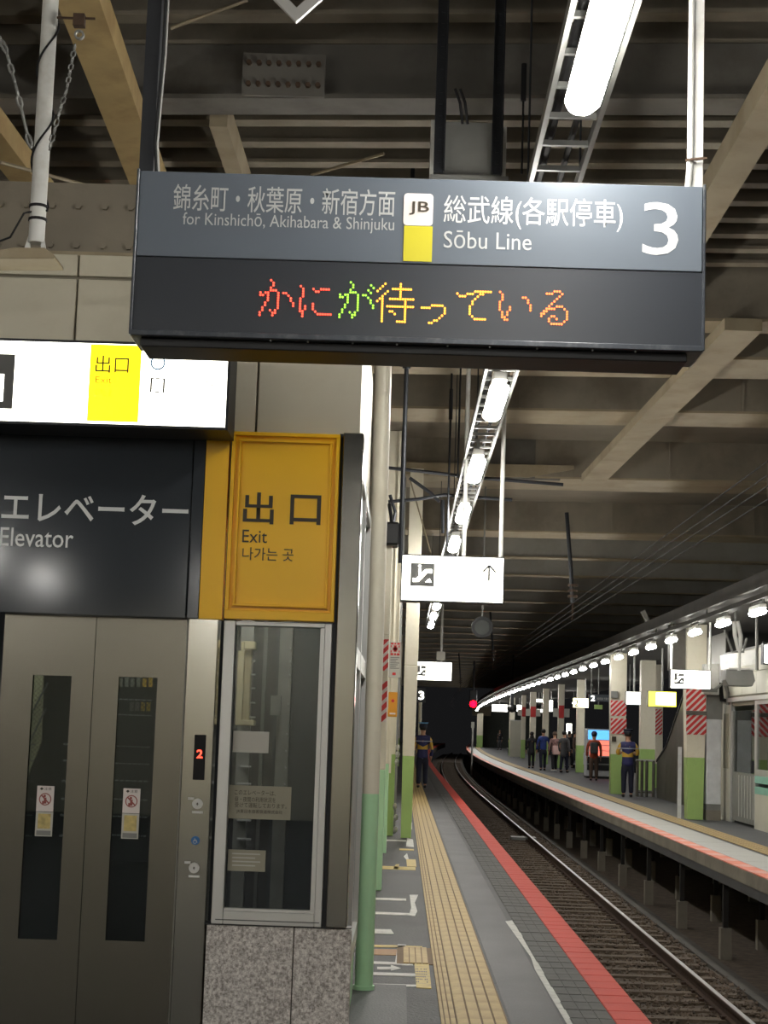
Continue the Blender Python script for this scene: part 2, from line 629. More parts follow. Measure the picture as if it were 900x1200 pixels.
yend = pieces(proto_mesh, 'paver', strip_t, 1.16, 8.0, 45.0, 0.3, -0.006, 0.0012)
MB().strip(1.032, 1.288, Y0, 7.85, 0, 0.005).strip(1.032, 1.288, yend - 0.15, Y1, 0, 0.005).build('paver', 'grey_paver', strip_t, kind='stuff')

rb = MB().box(-0.105, 0.105, -0.146, 0.146, -0.09, 0.012)
tmp = rb.build('coping_block', ['red_edge'], bevel=0.004)
rmesh = tmp.data
bpy.data.objects.remove(tmp)
cop = thing('platform_edge', (1.395, 9, -0.5), 'red painted coping blocks along the near platform edge', 'platform edge', kind='structure')
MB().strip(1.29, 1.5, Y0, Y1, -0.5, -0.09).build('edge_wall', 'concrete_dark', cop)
yend = pieces(rmesh, 'coping_block', cop, 1.395, 8.0, 70.0, 0.3, -0.094, 0.001)
MB().strip(1.29, 1.5, Y0, 7.85, -0.09, 0.01).strip(1.29, 1.5, yend - 0.15, Y1, -0.09, 0.01).build('coping_block', 'red_edge', cop, kind='stuff')
# tactile paving
tb = MB().box(-0.148, 0.148, -0.1495, 0.1495, 0, 0.006, 1)
for i in range(4):
    a = -0.142 + i * 0.0725
    tb.box(a, a + 0.061, -0.15, 0.15, 0.006, 0.012, 0)
tmp = tb.build('tactile_block', ['yellow_tile', 'yellow_groove'], bevel=0.0)
tmesh = tmp.data
bpy.data.objects.remove(tmp)
nb = MB().box(-0.043, 0.043, -0.148, 0.148, 0, 0.006, 1)
nb.box(-0.041, -0.024, -0.15, 0.15, 0.006, 0.012, 0).box(-0.016, 0.006, -0.15, 0.15, 0.006, 0.012, 0).box(0.014, 0.042, -0.15, 0.15, 0.006, 0.012, 0)
tmp = nb.build('tactile_border', ['yellow_tile', 'yellow_groove'])
nmesh = tmp.data
bpy.data.objects.remove(tmp)
tac = thing('tactile_paving', (0.47, 9, 0), 'yellow ribbed tactile paving line running along the near platform', 'tactile paving', kind='structure')
ye1 = pieces(tmesh, 'tactile_block', tac, 0.513, 8.1, 55.0, 0.3, 0.001, 0.0002)
ye2 = pieces(nmesh, 'tactile_border', tac, 0.319, 8.1, 55.0, 0.3, 0.001, 0.0002)
far = MB()
for (a, b) in ((Y0, 7.95), (ye1 - 0.15, Y1)):
    far.strip(0.276, 0.661, a, b, 0.001, 0.007, mi=1)
    for i in range(4):
        x = 0.371 + i * 0.0725
        far.strip(x, x + 0.061, a, b, 0.007, 0.013)
    far.strip(0.278, 0.361, a, b, 0.007, 0.012)
far.build('tactile_block', ['yellow_tile', 'yellow_groove'], tac, kind='stuff')
# crossing branch to the left at the queue mark
brl = thing('tactile_branch', (0.05, 12.2, 0), 'short yellow tactile branch leading left beside the green pipe', 'tactile paving', kind='structure')
ba = G(487, 1130); bb = G(473, 1111)
for i in range(4):
    x0 = 0.235 - i * 0.045 - 0.03
    MB().box(x0 - 0.002, x0 + 0.036, ba.y, bb.y, 0.001, 0.011).build('tactile_block', 'yellow_tile', brl)
MB().box(0.02, 0.276, ba.y - 0.02, bb.y + 0.02, 0, 0.004).build('base_plate', 'yellow_groove', brl)

# floor markings read off the platform
mk = []


def mark(name, pts, m, label, z=0.003, cat='floor marking'):
    ps = [G(x, y) for x, y in pts]
    mb = MB()
    mb.prism([(p.x, p.y, 0.0005) for p in ps], (0, 0, z))
    return mb.build(name, m, label=label, cat=cat, group='painted marks left of the tactile line')


mark('floor_line', [(433, 1143), (433, 1139.5), (488, 1141.5), (488, 1145)], 'paint_white', 'white floor line directly below the painted arrow')
mark('floor_line', [(431, 1156), (431, 1153), (488, 1154.5), (488, 1157)], 'paint_white', 'nearest white floor line crossing the light concrete plate')
mark('floor_line', [(431, 1129.5), (431, 1126.5), (484, 1129), (484, 1132)], 'paint_white', 'white floor line directly above the painted arrow')
mark('floor_arrow', [(442, 1136.5), (442, 1133.5), (458, 1133.5), (458, 1131), (470, 1135.3), (458, 1138), (458, 1136.5)], 'paint_white', 'white painted arrow pointing right towards the track')
mark('floor_line', [(433, 1071.5), (433, 1068.5), (480, 1070.5), (480, 1073)], 'paint_white', 'long white floor line ending in a hooked worn patch')
mark('floor_patch', [(479, 1073), (482, 1064), (480, 1049), (490, 1049), (486, 1058), (489, 1068), (486, 1074)], 'paint_white', 'hooked worn white patch at the end of a floor line')
mark('floor_line', [(433, 1054.5), (433, 1052), (476, 1053.5), (476, 1056)], 'paint_white', 'thin grey white floor line above the hooked patch')
mark('floor_patch', [(432, 1094), (432, 1089), (458, 1089.5), (462, 1095)], 'paint_white', 'short worn white dash in the middle of the bare asphalt')
mark('floor_band', [(431, 1119), (431, 1112.5), (471, 1113), (470, 1120)], 'paint_brown', 'brown painted band beside the tactile branch')
mark('floor_band', [(463, 1128), (466, 1107), (476, 1107.5), (472, 1128.5)], 'paint_white', 'white painted end patch left of the tactile branch')
mark('floor_line', [(431, 1110), (431, 1107.5), (463, 1108), (495, 1109.5), (495, 1111)], 'paint_yellow', 'pale yellow line along the far side of the tactile branch')
fsk = mark('floor_sticker', [(485.5, 1129.5), (502.5, 1130), (505.5, 1159), (488, 1158)], 'paint_yellow', 'yellow printed floor sticker at the foot of the tactile branch', z=0.004)
mark('floor_line', [(447, 1018.5), (447, 1015), (487, 1016.5), (487, 1020)], 'paint_yellow', 'yellow floor line crossing behind the second green pillar')
mark('floor_patch', [(477, 1015.5), (476, 1007), (487, 1007.5), (488, 1016)], 'paint_yellow', 'square yellow patch beside the tactile line')
mark('floor_patch', [(461, 1018), (464, 1013), (468, 1013), (466, 1019)], 'paint_yellow', 'small yellow square on the yellow cross line')
mark('floor_patch', [(473, 1004), (477, 1000), (479, 1007), (476, 1007.5)], 'paint_white', 'small white flake above the square yellow patch')
mark('floor_patch', [(476, 992), (477, 982), (484, 984), (485, 993)], 'paint_white', 'white worn blot in front of the lime pillar')
mark('floor_line', [(468, 996.5), (468, 994.5), (485, 995.2), (485, 997)], 'paint_yellow', 'short yellow dash just under the white blot')
mark('floor_line', [(453, 985.6), (453, 984), (476, 984.8), (476, 986.3)], 'paint_white', 'faint white floor line in front of the lime pillar')
mark('floor_patch', [(477, 972), (478, 963), (483, 964), (483, 972)], 'paint_white', 'white worn blot right beside the lime pillar')
mark('worn_line', [(592, 1080), (600, 1079), (620, 1108), (632, 1130), (655, 1165), (674, 1200), (690, 1230), (680, 1232), (664, 1200), (645, 1168), (627, 1137), (622, 1122), (610, 1105)], 'paint_white', 'long worn white line on the asphalt between tactile and red lines')
mark('worn_dash', [(641, 1119.5), (643, 1117), (658, 1118), (660, 1120)], 'paint_white', 'short white dash on the pavers next to the red edge')
# letters on the yellow sticker
sx0, sy0 = G(489, 1154), G(487, 1134)
tx = MB()
for r_ in range(6):
    y = sx0.y + (sy0.y - sx0.y) * (0.1 + 0.15 * r_)
    for c_ in range(7):
        if random.random() < 0.8:
            x = 0.15 + c_ * 0.0115
            tx.box(x, x + 0.007, y, y + 0.05, 0.0045, 0.0052)
tx.build('sticker_lettering', 'ink', fsk, kind='stuff')
pl_a, pl_b = G(476, 1155), G(410, 1160)
MB().box(pl_b.x, pl_a.x, 7.5, pl_a.y, 0, 0.004).build('floor_plate', 'asphalt_light', label='light grey concrete plate beside the elevator corner', cat='floor plate')
pv = MB().strip(0.68, 0.98, Y0, 120, 0.0, 0.0025)
pv.build('trim_1', 'asphalt_light', kind='structure', label='paler worn asphalt band right of the tactile line')

# track bed
tk0 = 2.92
bed = MB()
nx, ya, yb = 26, 9.0, 205.0
ys = []
y = ya
while y < yb:
    ys.append(y)
    y += 0.22 if y < 40 else 1.2
vs = []
for y in ys:
    for i in range(nx + 1):
        x = 1.35 + i * (10.2 - 1.35) / nx if i > 16 else 1.35 + i * (4.4 - 1.35) / 16
        if i > 16:
            x = 4.4 + (i - 16) * 0.6
        z = -1.235 + 0.02 * math.sin(x * 9 + y * 3) * math.sin(y * 5.3) + random.uniform(-0.015, 0.015)
        if abs(x - tk0) > 1.15:
            z -= 0.06
        if x > 4.3:
            z = -1.33
        vs.append((x + cx(y), y, z))
fs = []
for j in range(len(ys) - 1):
    for i in range(nx):
        a = j * (nx + 1) + i
        fs.append((a, a + 1, a + nx + 2, a + nx + 1))
bed.add(vs, fs)
bed.build('ballast_bed', 'ballast', kind='stuff', label='dark brown ballast gravel bed between the platforms', cat='gravel')
st = MB()
for k in range(11000):
    y = 12 + 45 * random.random() ** 1.6
    x = random.uniform(1.55, 4.2)
    r_ = random.uniform(0.018, 0.038)
    z = -1.215 if abs(x - tk0) < 1.1 else -1.28
    a = random.random() * 3
    ca, sa = math.cos(a) * r_, math.sin(a) * r_
    f1 = random.uniform(0.6, 1.3)
    st.add([(x + ca, y + sa, z), (x - sa * f1, y + ca * f1, z), (x - ca, y - sa, z), (x + sa * f1, y - ca * f1, z), (x + ca * .2, y, z + r_ * .9), (x, y, z - r_)],
           [(0, 1, 4), (1, 2, 4), (2, 3, 4), (3, 0, 4), (1, 0, 5), (2, 1, 5), (3, 2, 5), (0, 3, 5)])
st.build('ballast_stones', 'stone', kind='stuff', label='loose grey brown ballast stones between the sleepers', cat='gravel', fixn=False)

track = thing('railway_track', (tk0, 12, -1.25), 'single railway track curving right between the two platforms', 'railway track')
RZ = -1.05
for sgn in (-1, 1):
    xr = tk0 + sgn * 0.535
    rl = MB()
    rl.strip(xr - 0.0325, xr + 0.0325, 9, Y1, RZ - 0.035, RZ - 0.003, mi=0)
    rl.strip(xr - 0.022, xr + 0.028, 9, Y1, RZ - 0.003, RZ, mi=1)
    rl.strip(xr - 0.009, xr + 0.009, 9, Y1, RZ - 0.125, RZ - 0.035, mi=0)
    rl.strip(xr - 0.06, xr + 0.06, 9, Y1, RZ - 0.15, RZ - 0.125, mi=0)
    rl.build('rail', ['rail_side', 'rail_top'], track, fixn=True)
sm = MB()
sm.prism([(-0.95, -0.11, 0), (0.95, -0.11, 0), (0.95, 0.11, 0), (-0.95, 0.11, 0)], (0, 0, 0.001))
sm = MB()
sm.add([(-0.95, -0.12, 0), (0.95, -0.12, 0), (0.95, 0.12, 0), (-0.95, 0.12, 0), (-0.95, -0.095, 0.14), (0.95, -0.095, 0.14), (0.95, 0.095, 0.14), (-0.95, 0.095, 0.14)],
       [(0, 3, 2, 1), (4, 5, 6, 7), (0, 1, 5, 4), (1, 2, 6, 5), (2, 3, 7, 6), (3, 0, 4, 7)])
for sgn in (-1, 1):
    for d in (-0.085, 0.085):
        sm.box(sgn * 0.535 + d - 0.025, sgn * 0.535 + d + 0.025, -0.04, 0.04, 0.14, 0.17, 1)
tmp = sm.build('sleeper', ['sleeper', 'rail_side'])
slm = tmp.data
bpy.data.objects.remove(tmp)
y, k = 12.0, 0
while y < 150:
    o = bpy.data.objects.new('sleeper', slm)
    C.objects.link(o)
    o.parent = track
    o.location = (cx(y) + random.uniform(-.02, .02), y - 12, -0.09 + random.uniform(-.006, .006))
    o.rotation_euler = (0, 0, random.uniform(-.008, .008))
    y += 0.6
MB().strip(4.0, 4.2, 10, 200, -1.36, -1.2).build('cable_trough', 'concrete_dark', label='low concrete cable trough running beside the track', cat='cable trough')
# wheel oil-box / signal magnet between rails
MB().box(tk0 + 0.1, tk0 + 0.75, 46.0, 46.6, -1.2, -1.13).build('track_magnet', 'grey_metal', label='pale flat track magnet lying between the rails', cat='track device')

# ------------------------------------------------------------------ far platform
RX = 4.4
fp = thing('far_platform', (7, 30, -0.15), 'far platform slab with concrete edge', 'platform', kind='structure')
MB().strip(RX + 0.02, 10.4, 10, Y1, -0.30, 0.0).build('deck_slab', 'asphalt_far', fp)
MB().strip(RX + 0.0, RX + 0.18, 10, Y1, -0.17, -0.004).build('edge_beam', 'concrete', fp)
# coping pieces along the far edge
cm = MB().box(-0.115, 0.115, -0.494, 0.494, 0.0, 0.012)
tmp = cm.build('edge_tile', 'edge_orange')
ceo = tmp.data
bpy.data.objects.remove(tmp)
cm = MB().box(-0.29, 0.29, -0.494, 0.494, 0.0, 0.012)
tmp = cm.build('edge_tile', 'edge_white')
cew = tmp.data
bpy.data.objects.remove(tmp)
fe = thing('far_platform_edge', (RX, 30, 0), 'white and orange edge tiles of the far platform', 'platform edge', kind='structure')
y1_ = pieces(ceo, 'edge_tile', fe, RX + 0.125, 14, 90, 1.0, 0.0, 0.0006)
pieces(cew, 'edge_tile', fe, RX + 0.535, 14, 90, 1.0, 0.0, 0.0006)
MB().strip(RX + 0.01, RX + 0.24, 89.5, Y1, 0, 0.012).build('edge_tile', 'edge_orange', fe, kind='stuff')
MB().strip(RX + 0.245, RX + 0.825, 89.5, Y1, 0, 0.012).build('edge_tile', 'edge_white', fe, kind='stuff')
ft = thing('far_tactile_paving', (RX + 1.1, 30, 0), 'dull yellow tactile line on the far platform', 'tactile paving', kind='structure')
cm = MB().box(-0.20, 0.20, -0.295, 0.295, 0, 0.006, 1)
for i in range(4):
    cm.box(-0.19 + i * 0.097, -0.11 + i * 0.097, -0.29, 0.29, 0.006, 0.012)
tmp = cm.build('tactile_block', ['edge_yellow', 'yellow_groove'])
ctm = tmp.data
bpy.data.objects.remove(tmp)
pieces(ctm, 'tactile_block', ft, RX + 1.12, 14, 80, 0.6, 0.0)
MB().strip(RX + 0.92, RX + 1.32, 79.7, Y1, 0, 0.01).build('tactile_block', 'edge_yellow', ft, kind='stuff')
# supports under the far platform
sup = thing('platform_supports', (RX, 30, -1.35), 'rows of pale concrete stub posts under the far platform', 'platform supports', kind='structure')
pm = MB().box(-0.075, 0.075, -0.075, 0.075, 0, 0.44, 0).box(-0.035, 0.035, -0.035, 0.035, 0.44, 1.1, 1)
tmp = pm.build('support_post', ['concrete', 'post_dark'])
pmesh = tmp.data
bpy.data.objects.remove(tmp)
for j, X in enumerate((4.5, 5.25, 6.6)):
    for k in range(30):
        y = 16.6 + 3.62 * k + (1.2 if j == 1 else 0.6 * j)
        o = bpy.data.objects.new('support_post', pmesh)
        C.objects.link(o)
        o.parent = sup
        o.location = (X + cx(y) - RX, y - 30, 0.0)
MB().strip(9.8, 10.0, 10, Y1, -1.4, -0.3).build('retaining_wall', 'concrete_dark', sup)


# ================================================================== ROOF
SK = -0.075     # the cross girders run slightly askew
roof_grp = 'cross girders of the roof'


def girder(name, y, wid, z0, z1, m, label, x0=-7.0, x1=12.0, fl=0.0, grp=roof_grp, rib=True):
    t = thing(name, (0, y, z0), label, 'girder', grp, 'structure')
    c = cx(y)

    def q(x, yy, z):
        return (x + c, yy + SK * (x - 0.0), z)
    def bx(xa, xb, ya_, yb_, za, zb, mb, mi=0):
        mb.add([q(xa, ya_, za), q(xb, ya_, za), q(xb, yb_, za), q(xa, yb_, za), q(xa, ya_, zb), q(xb, ya_, zb), q(xb, yb_, zb), q(xa, yb_, zb)],
               [(0, 3, 2, 1), (4, 5, 6, 7), (0, 1, 5, 4), (1, 2, 6, 5), (2, 3, 7, 6), (3, 0, 4, 7)], mi)
    b = MB()
    bx(x0, x1, y, y + wid, z0 + 0.03, z1, b)
    b.build('web', m, t)
    b = MB()
    bx(x0, x1, y - fl, y + wid + fl, z0, z0 + 0.03, b)
    b.build('flange', 'girder_light' if m != 'girder_grey' else m, t)
    if rib:
        for xr in (-4.2, -1.4, 1.35, 4.1, 6.9, 9.6):
            b = MB()
            bx(xr, xr + 0.03, y - fl * 0.9 - 0.02, y, z0 + 0.03, z1, b)
            b.build('stiffener', m, t)
    return t


ZB = 5.65
g1 = girder('roof_girder', 10.6, 0.12, ZB, ZB + 0.40, 'girder_grey', 'nearest roof girder with a bolted splice plate above the hanging board', fl=0.09, rib=False)
# splice plate with bolts
a, b_ = P(285, 72, 10.5), P(380, 116, 10.5)
sp = MB().box(a.x, b_.x, 10.48, 10.5, ZB - 0.02, ZB + 0.26)
sp.build('splice_plate', 'girder_grey', g1)
for i in range(8):
    for z in (ZB + 0.05, ZB + 0.19):
        bx_ = a.x + (b_.x - a.x) * (0.08 + i * 0.12)
        MB().tube([(bx_, 10.485, z), (bx_, 10.45, z)], 0.017, 6).build('bolt', 'rust_metal', g1)
g2 = girder('roof_girder', 16.4, 0.5, ZB, ZB + 0.95, 'girder', 'deep brown roof girder level with the bottom of the hanging board', fl=0.0)
g3 = girder('roof_girder', 18.1, 1.0, ZB, ZB + 1.0, 'girder', 'wide roof soffit beam just below the hanging board on the right', fl=0.0)
g4 = girder('roof_girder', 21.2, 0.95, ZB, ZB + 1.0, 'girder', 'second wide soffit beam behind the hanging board', fl=0.0)
g5 = girder('roof_girder', 27.0, 1.3, ZB, ZB + 0.95, 'girder', 'third wide soffit beam with a raised haunch', fl=0.0)
g6 = girder('roof_girder', 34.4, 1.1, ZB, ZB + 0.95, 'girder', 'fourth wide beige soffit beam before the roof darkens', fl=0.0)
# haunch of g5
hz = MB()
hz.prism([(-7, 26.96 + .5, ZB), (1.9, 26.96 - .15, ZB), (2.6, 26.96 - .2, ZB + 0.14), (2.6, 26.96 - .2, ZB + 0.2), (-7, 26.96 + .5, ZB + 0.2)], (0, -0.06, 0))
hz.build('haunch', 'girder_light', g5)
yy = 39.6
k = 0
while yy < 165:
    girder('roof_girder', yy, 0.30, ZB, ZB + 0.5, 'girder_far', (ORD[k] if k < 30 else 'distant') + ' dark cross beam counted from the beige soffit beam into the distance', fl=0.08, rib=False)
    yy += 4.6
    k += 1
# roof deck over it all, with its small joists
MB().strip(-9, 13.5, -14, 168, ZB + 1.0, ZB + 1.15).build('ceiling', 'deck', kind='structure', label='dark steel deck of the roof above both platforms')
for j, (ya_, yb_) in enumerate(((17.0, 18.1), (19.1, 21.2), (22.15, 27.0), (28.3, 34.4))):
    b = MB()
    b.add([(-7, ya_ - SK * 7 * -1 * 0 + 0.5, ZB + .62), (12, ya_ - .9, ZB + .62), (12, yb_ - .85, ZB + .62), (-7, yb_ + .5, ZB + .62),
           (-7, ya_ + .5, ZB + .7), (12, ya_ - .9, ZB + .7), (12, yb_ - .85, ZB + .7), (-7, yb_ + .5, ZB + .7)],
          [(0, 3, 2, 1), (4, 5, 6, 7), (0, 1, 5, 4), (1, 2, 6, 5), (2, 3, 7, 6), (3, 0, 4, 7)])
    b.build('ceiling_panel', 'deck_soffit', kind='structure', label=('nearest', 'second', 'third', 'fourth')[j] + ' brown soffit panel between the wide roof beams')
k = 0
y = -3.0
while y < 16.2:
    b = MB()
    b.add([(-7, y + .5, ZB + .41), (12, y - .9, ZB + .41), (12, y - .76, ZB + .41), (-7, y + .64, ZB + .41),
           (-7, y + .5, ZB + .44), (12, y - .9, ZB + .44), (12, y - .76, ZB + .44), (-7, y + .64, ZB + .44)],
          [(0, 3, 2, 1), (4, 5, 6, 7), (0, 1, 5, 4), (1, 2, 6, 5), (2, 3, 7, 6), (3, 0, 4, 7)])
    b.add([(-7, y + .56, ZB + .44), (12, y - .84, ZB + .44), (12, y - .82, ZB + .44), (-7, y + .58, ZB + .44),
           (-7, y + .56, ZB + 1.0), (12, y - .84, ZB + 1.0), (12, y - .82, ZB + 1.0), (-7, y + .58, ZB + 1.0)],
          [(0, 3, 2, 1), (4, 5, 6, 7), (0, 1, 5, 4), (1, 2, 6, 5), (2, 3, 7, 6), (3, 0, 4, 7)])
    b.build('roof_joist', 'girder', kind='structure', label='slim grey joist under the roof deck above the near platform', group='roof joists over the near platform', cat='joist')
    y += 0.47
    k += 1


# longitudinal beams
def lbeam(name, xa, ya_, xb, yb_, wid, h, z, m, label):
    return MB().bar((xa, ya_, z + h / 2), (xb, yb_, z + h / 2), wid, h).build(name, m, kind='structure', label=label, cat='beam')


lbeam('roof_beam', -1.75, 5.0, -2.1, 16.3, 0.24, 0.16, ZB - 0.17, 'beam_warmlit', 'yellowish diagonal roof beam descending behind the hanging board on the left')
lbeam('roof_beam', -3.0, 6.0, -2.75, 16.3, 0.2, 0.16, ZB - 0.17, 'beam_warmlit', 'yellowish roof beam behind the white hanging pipe')
lbeam('roof_beam', -1.35, 11.0, -1.3, 16.3, 0.12, 0.2, ZB - 0.05, 'girder_light', 'short narrow roof beam left of the dark hanger post')
lbeam('roof_beam', 3.15, 16.0, 2.85, 26.2, 0.36, 0.12, ZB - 0.13, 'girder_light', 'long sloping roof beam on the right below the hanging board')
lbeam('roof_beam', 2.15, 9.0, 2.15, 16.3, 0.22, 0.16, ZB - 0.17, 'girder_light', 'roof beam beside the white hanger post on the right')
MB().bar((1.85, 26.9, ZB - 0.02), (1.85, 26.9, ZB + 0.66), 1.1, 0.1).build('roof_bracket', 'girder_grey', kind='structure', label='dark grey bracket plate on the third soffit beam', cat='bracket')
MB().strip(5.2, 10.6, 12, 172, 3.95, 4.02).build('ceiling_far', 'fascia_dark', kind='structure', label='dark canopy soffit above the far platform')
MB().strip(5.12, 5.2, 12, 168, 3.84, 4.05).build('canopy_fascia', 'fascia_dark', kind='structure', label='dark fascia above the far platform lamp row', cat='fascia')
# tie rods
for i, (pa, pb) in enumerate((((300, 119, 12.0), (450, 160, 14.0)), ((365, 205, 12.5), (450, 180, 12.0)), ((0, 190, 10.0), (155, 232, 11.0)),
                              ((200, 33, 10.2), (290, 0, 10.2)), ((480, 560, 24), (505, 648, 24)))):
    MB().tube([P(*pa), P(*pb)], 0.012, 6).build('tie_rod', 'girder_light', label=['thin roof tie rod running right under the splice plate', 'thin tie rod crossing just above the hanging board', 'thin cable crossing behind the white hanging pipe', 'thin tie rod at the top of the yellowish beam', 'slanting rod above the escalator sign'][i], cat='rod')


# ------------------------------------------------------------------ lamps
def lamp(name, X, y, z, label, group, m='tube', L=1.25, parts=True, top=4.27):
    t = thing(name, (X, y, z), label, 'lamp', group)
    n = 14
    # capsule-shaped diffuser
    vs, fs = [], []
    prof = [(-L / 2, .3), (-L / 2 + .03, .75), (-L / 2 + .09, 1), (L / 2 - .09, 1), (L / 2 - .03, .75), (L / 2, .3)]
    for (dy, sc) in prof:
        for i in range(n):
            a = 2 * math.pi * i / n
            vs.append((X + 0.07 * sc * math.cos(a), y + dy, z + 0.045 * sc * math.sin(a)))
    for j in range(len(prof) - 1):
        for i in range(n):
            fs.append((j * n + i, j * n + (i + 1) % n, (j + 1) * n + (i + 1) % n, (j + 1) * n + i))
    fs.append(tuple(range(n)))
    fs.append(tuple((len(prof) - 1) * n + i for i in range(n)))
    MB().add(vs, fs).build('diffuser', m, t, smooth=True)
    if parts:
        MB().box(X - 0.05, X + 0.05, y - L / 2 + .02, y + L / 2 - .02, z + 0.047, z + 0.11).build('housing', 'white_metal', t, bevel=0.006)
        MB().box(X - .012, X + .012, y - .4, y - .38, z + .11, top).box(X - .012, X + .012, y + .38, y + .4, z + .11, top).build('hanger', 'grey_metal', t)
    return t


NEAR = [-7.6, -4.3, -0.9, 2.4, 5.76, 9.1, 12.4, 15.75, 19.05, 22.3, 26.0, 29.8, 33.6, 36.8, 40.0]
for i, y in enumerate(NEAR):
    if y < 5:
        lb = 'tube lamp of the near row hanging behind the camera'
    elif y < 6:
        lb = 'largest tube lamp at the top right above the hanging board'
    else:
        lb = ORD[i - 4] + ' tube lamp of the near row, counted from the largest one'
    lamp('tube_lamp', 0.62, y, 4.05, lb, 'tube lamps over the near platform')
for i, y in enumerate([4.0, 1.8, -.4, -2.6, -4.8, -8.5] + [-7.8, -9.5, -11.2, -12.9]):  # unseen rows added to brighten the elevator front; one matches its panel reflection
    lamp('tube_lamp', -5.2 if i < 6 else -2.6, y, 3.6, 'unseen tube lamp added behind the camera to brighten the elevator front', 'added lamps behind the camera', top=ZB + 1.01)
MB().box(-9, 1.3, -14.2, -14, 0, 3.6).build('wall_reflector', 'cream_paint', kind='structure', label='unseen cream wall added behind the camera for the steel doors to reflect')  # unseen wall added so the steel doors have something bright to reflect
# cable ladder above
cl = thing('cable_ladder', (0.65, 5, 4.28), 'grey cable ladder carrying the near row of tube lamps', 'cable ladder')
MB().bar((0.54, 2, 4.29), (0.54, 44, 4.29), 0.022, 0.06).build('side_rail', 'grey_metal', cl)
MB().bar((0.77, 2, 4.29), (0.77, 44, 4.29), 0.022, 0.06).build('side_rail', 'grey_metal', cl)
rm = MB().box(-.105, .105, -.012, .012, -.012, .012)
tmp = rm.build('rung', 'grey_metal')
rme = tmp.data
bpy.data.objects.remove(tmp)
y = 2.2
while y < 44:
    o = bpy.data.objects.new('rung', rme)
    C.objects.link(o)
    o.parent = cl
    o.location = (0.005, y - 5, 0.0)
    y += 0.35
for y in (4.0, 8.0, 13.5, 19.7, 27.5, 35.0, 42.0):
    for x in (0.53, 0.78):
        MB().tube([(x, y, 4.3), (x, y, ZB + .9)], 0.006, 6).build('drop_rod', 'dark_metal', cl)
MB().tube([(0.6, 2, 4.33), (0.58, 12, 4.33), (0.61, 24, 4.33), (0.6, 44, 4.33)], 0.02, 6).build('cable', 'rubber', cl)
MB().tube([(0.68, 2, 4.33), (0.70, 14, 4.33), (0.67, 28, 4.33), (0.7, 44, 4.33)], 0.015, 6).build('cable', 'rubber', cl)

i = 0
kk = -14
far_ys = []
while True:
    inv = .0068 + .00073 * kk
    kk += 1
    if inv <= 0.0012:
        continue
    y = 3780 * inv
    if y > 168:
        break
    far_ys.append(y)
vis = 0
for y in far_ys:
    if y < 24.0:
        lb = 'tube lamp of the far row beyond the right edge of the view'
        if y < 12:
            continue
    elif y < 103:
        lb = ORD[min(vis, 29)] + ' lamp of the far platform row, counted from the right edge'
        vis += 1
    else:
        lb = 'merged distant lamp in the far end of the far platform row'
    lamp('tube_lamp', 5.3 + cx(y), y, 3.54, lb, 'tube lamps over the far platform', m='tube_far', top=3.712, L=0.85)
cl2 = thing('cable_duct', (5.3, 30, 3.7), 'dark cable duct above the far platform lamp row', 'cable duct')
MB().strip(5.22, 5.38, 14, 170, 3.71, 3.78).build('duct', 'fascia_dark', cl2)
for k in range(14):
    y = 18 + k * 6.0
    MB().tube([(5.3 + cx(y), y, 3.77), (5.3 + cx(y), y, 3.95)], 0.012, 6).build('drop_rod', 'dark_metal', cl2)
# second row of lamps over the hidden side of the far platform
for k in range(5):
    y = 50 + k * 22
    lamp('tube_lamp', 9.3 + cx(y), y, 3.3, ORD[k] + ' lamp hanging on the hidden side of the far platform', 'lamps on the hidden side of the far platform', top=3.96)


# ================================================================== ELEVATOR TOWER (front plane Y = 8)
E = 8.0
# cream wall panels
wl = thing('wall_left', (-2.2, E, 0), 'cream panelled wall of the elevator tower above the signs', 'wall', kind='structure')
xr_ = P(425, 450, E).x
zj = P(85, 325, E).z
zlow = P(200, 505, E).z
xj1, xj2 = P(88, 380, E).x, P(302, 450, E).x
bounds_x = [-4.2, xj1 - (xj2 - xj1) * 2, xj1 - (xj2 - xj1), xj1, xj2, xr_]
zt = P(80, 298, E).z
MB().box(-4.2, xr_ - 0.01, E + 0.02, E + 0.08, zlow - 0.02, zt).build('backing', 'joint', wl)
for i in range(len(bounds_x) - 1):
    for (za, zb) in ((zlow - 0.02, zj - 0.008), (zj + 0.008, zt)):
        if bounds_x[i] > -4.3:
            MB().box(bounds_x[i] + 0.005, bounds_x[i + 1] - 0.005, E, E + 0.022, za, zb).build('panel', 'cream_panel', wl, bevel=0.003)
# rusty girder lying on top of the tower wall
gg = thing('tower_girder', (-2, E + 0.1, zt), 'rust stained girder resting on top of the elevator tower', 'girder', kind='structure')
MB().box(-4.5, -1.02, E + 0.2, E + 0.28, zt + 0.03, zt + 0.42).build('web', 'girder', gg)
MB().box(-4.5, -1.02, E + 0.05, E + 0.42, zt, zt + 0.03).build('flange', 'girder_light', gg)
for i in range(10):
    for z in (zt + .1, zt + .3):
        MB().tube([(-2.2 + i * .13, E + .2, z), (-2.2 + i * .13, E + .18, z)], 0.018, 6).build('bolt', 'girder', gg)
# shaft body
sh = thing('elevator_shaft', (-2.2, 10, 0), 'dark inside of the elevator shaft seen through the glass', 'elevator shaft', kind='structure')
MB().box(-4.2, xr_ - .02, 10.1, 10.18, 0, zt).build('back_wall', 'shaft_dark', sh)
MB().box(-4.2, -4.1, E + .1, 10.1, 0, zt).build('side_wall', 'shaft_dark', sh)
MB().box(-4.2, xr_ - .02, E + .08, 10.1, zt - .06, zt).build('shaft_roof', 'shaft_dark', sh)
MB().box(-4.2, xr_ - .02, E + .08, 10.1, 0, .02).build('shaft_floor', 'shaft_dark', sh)
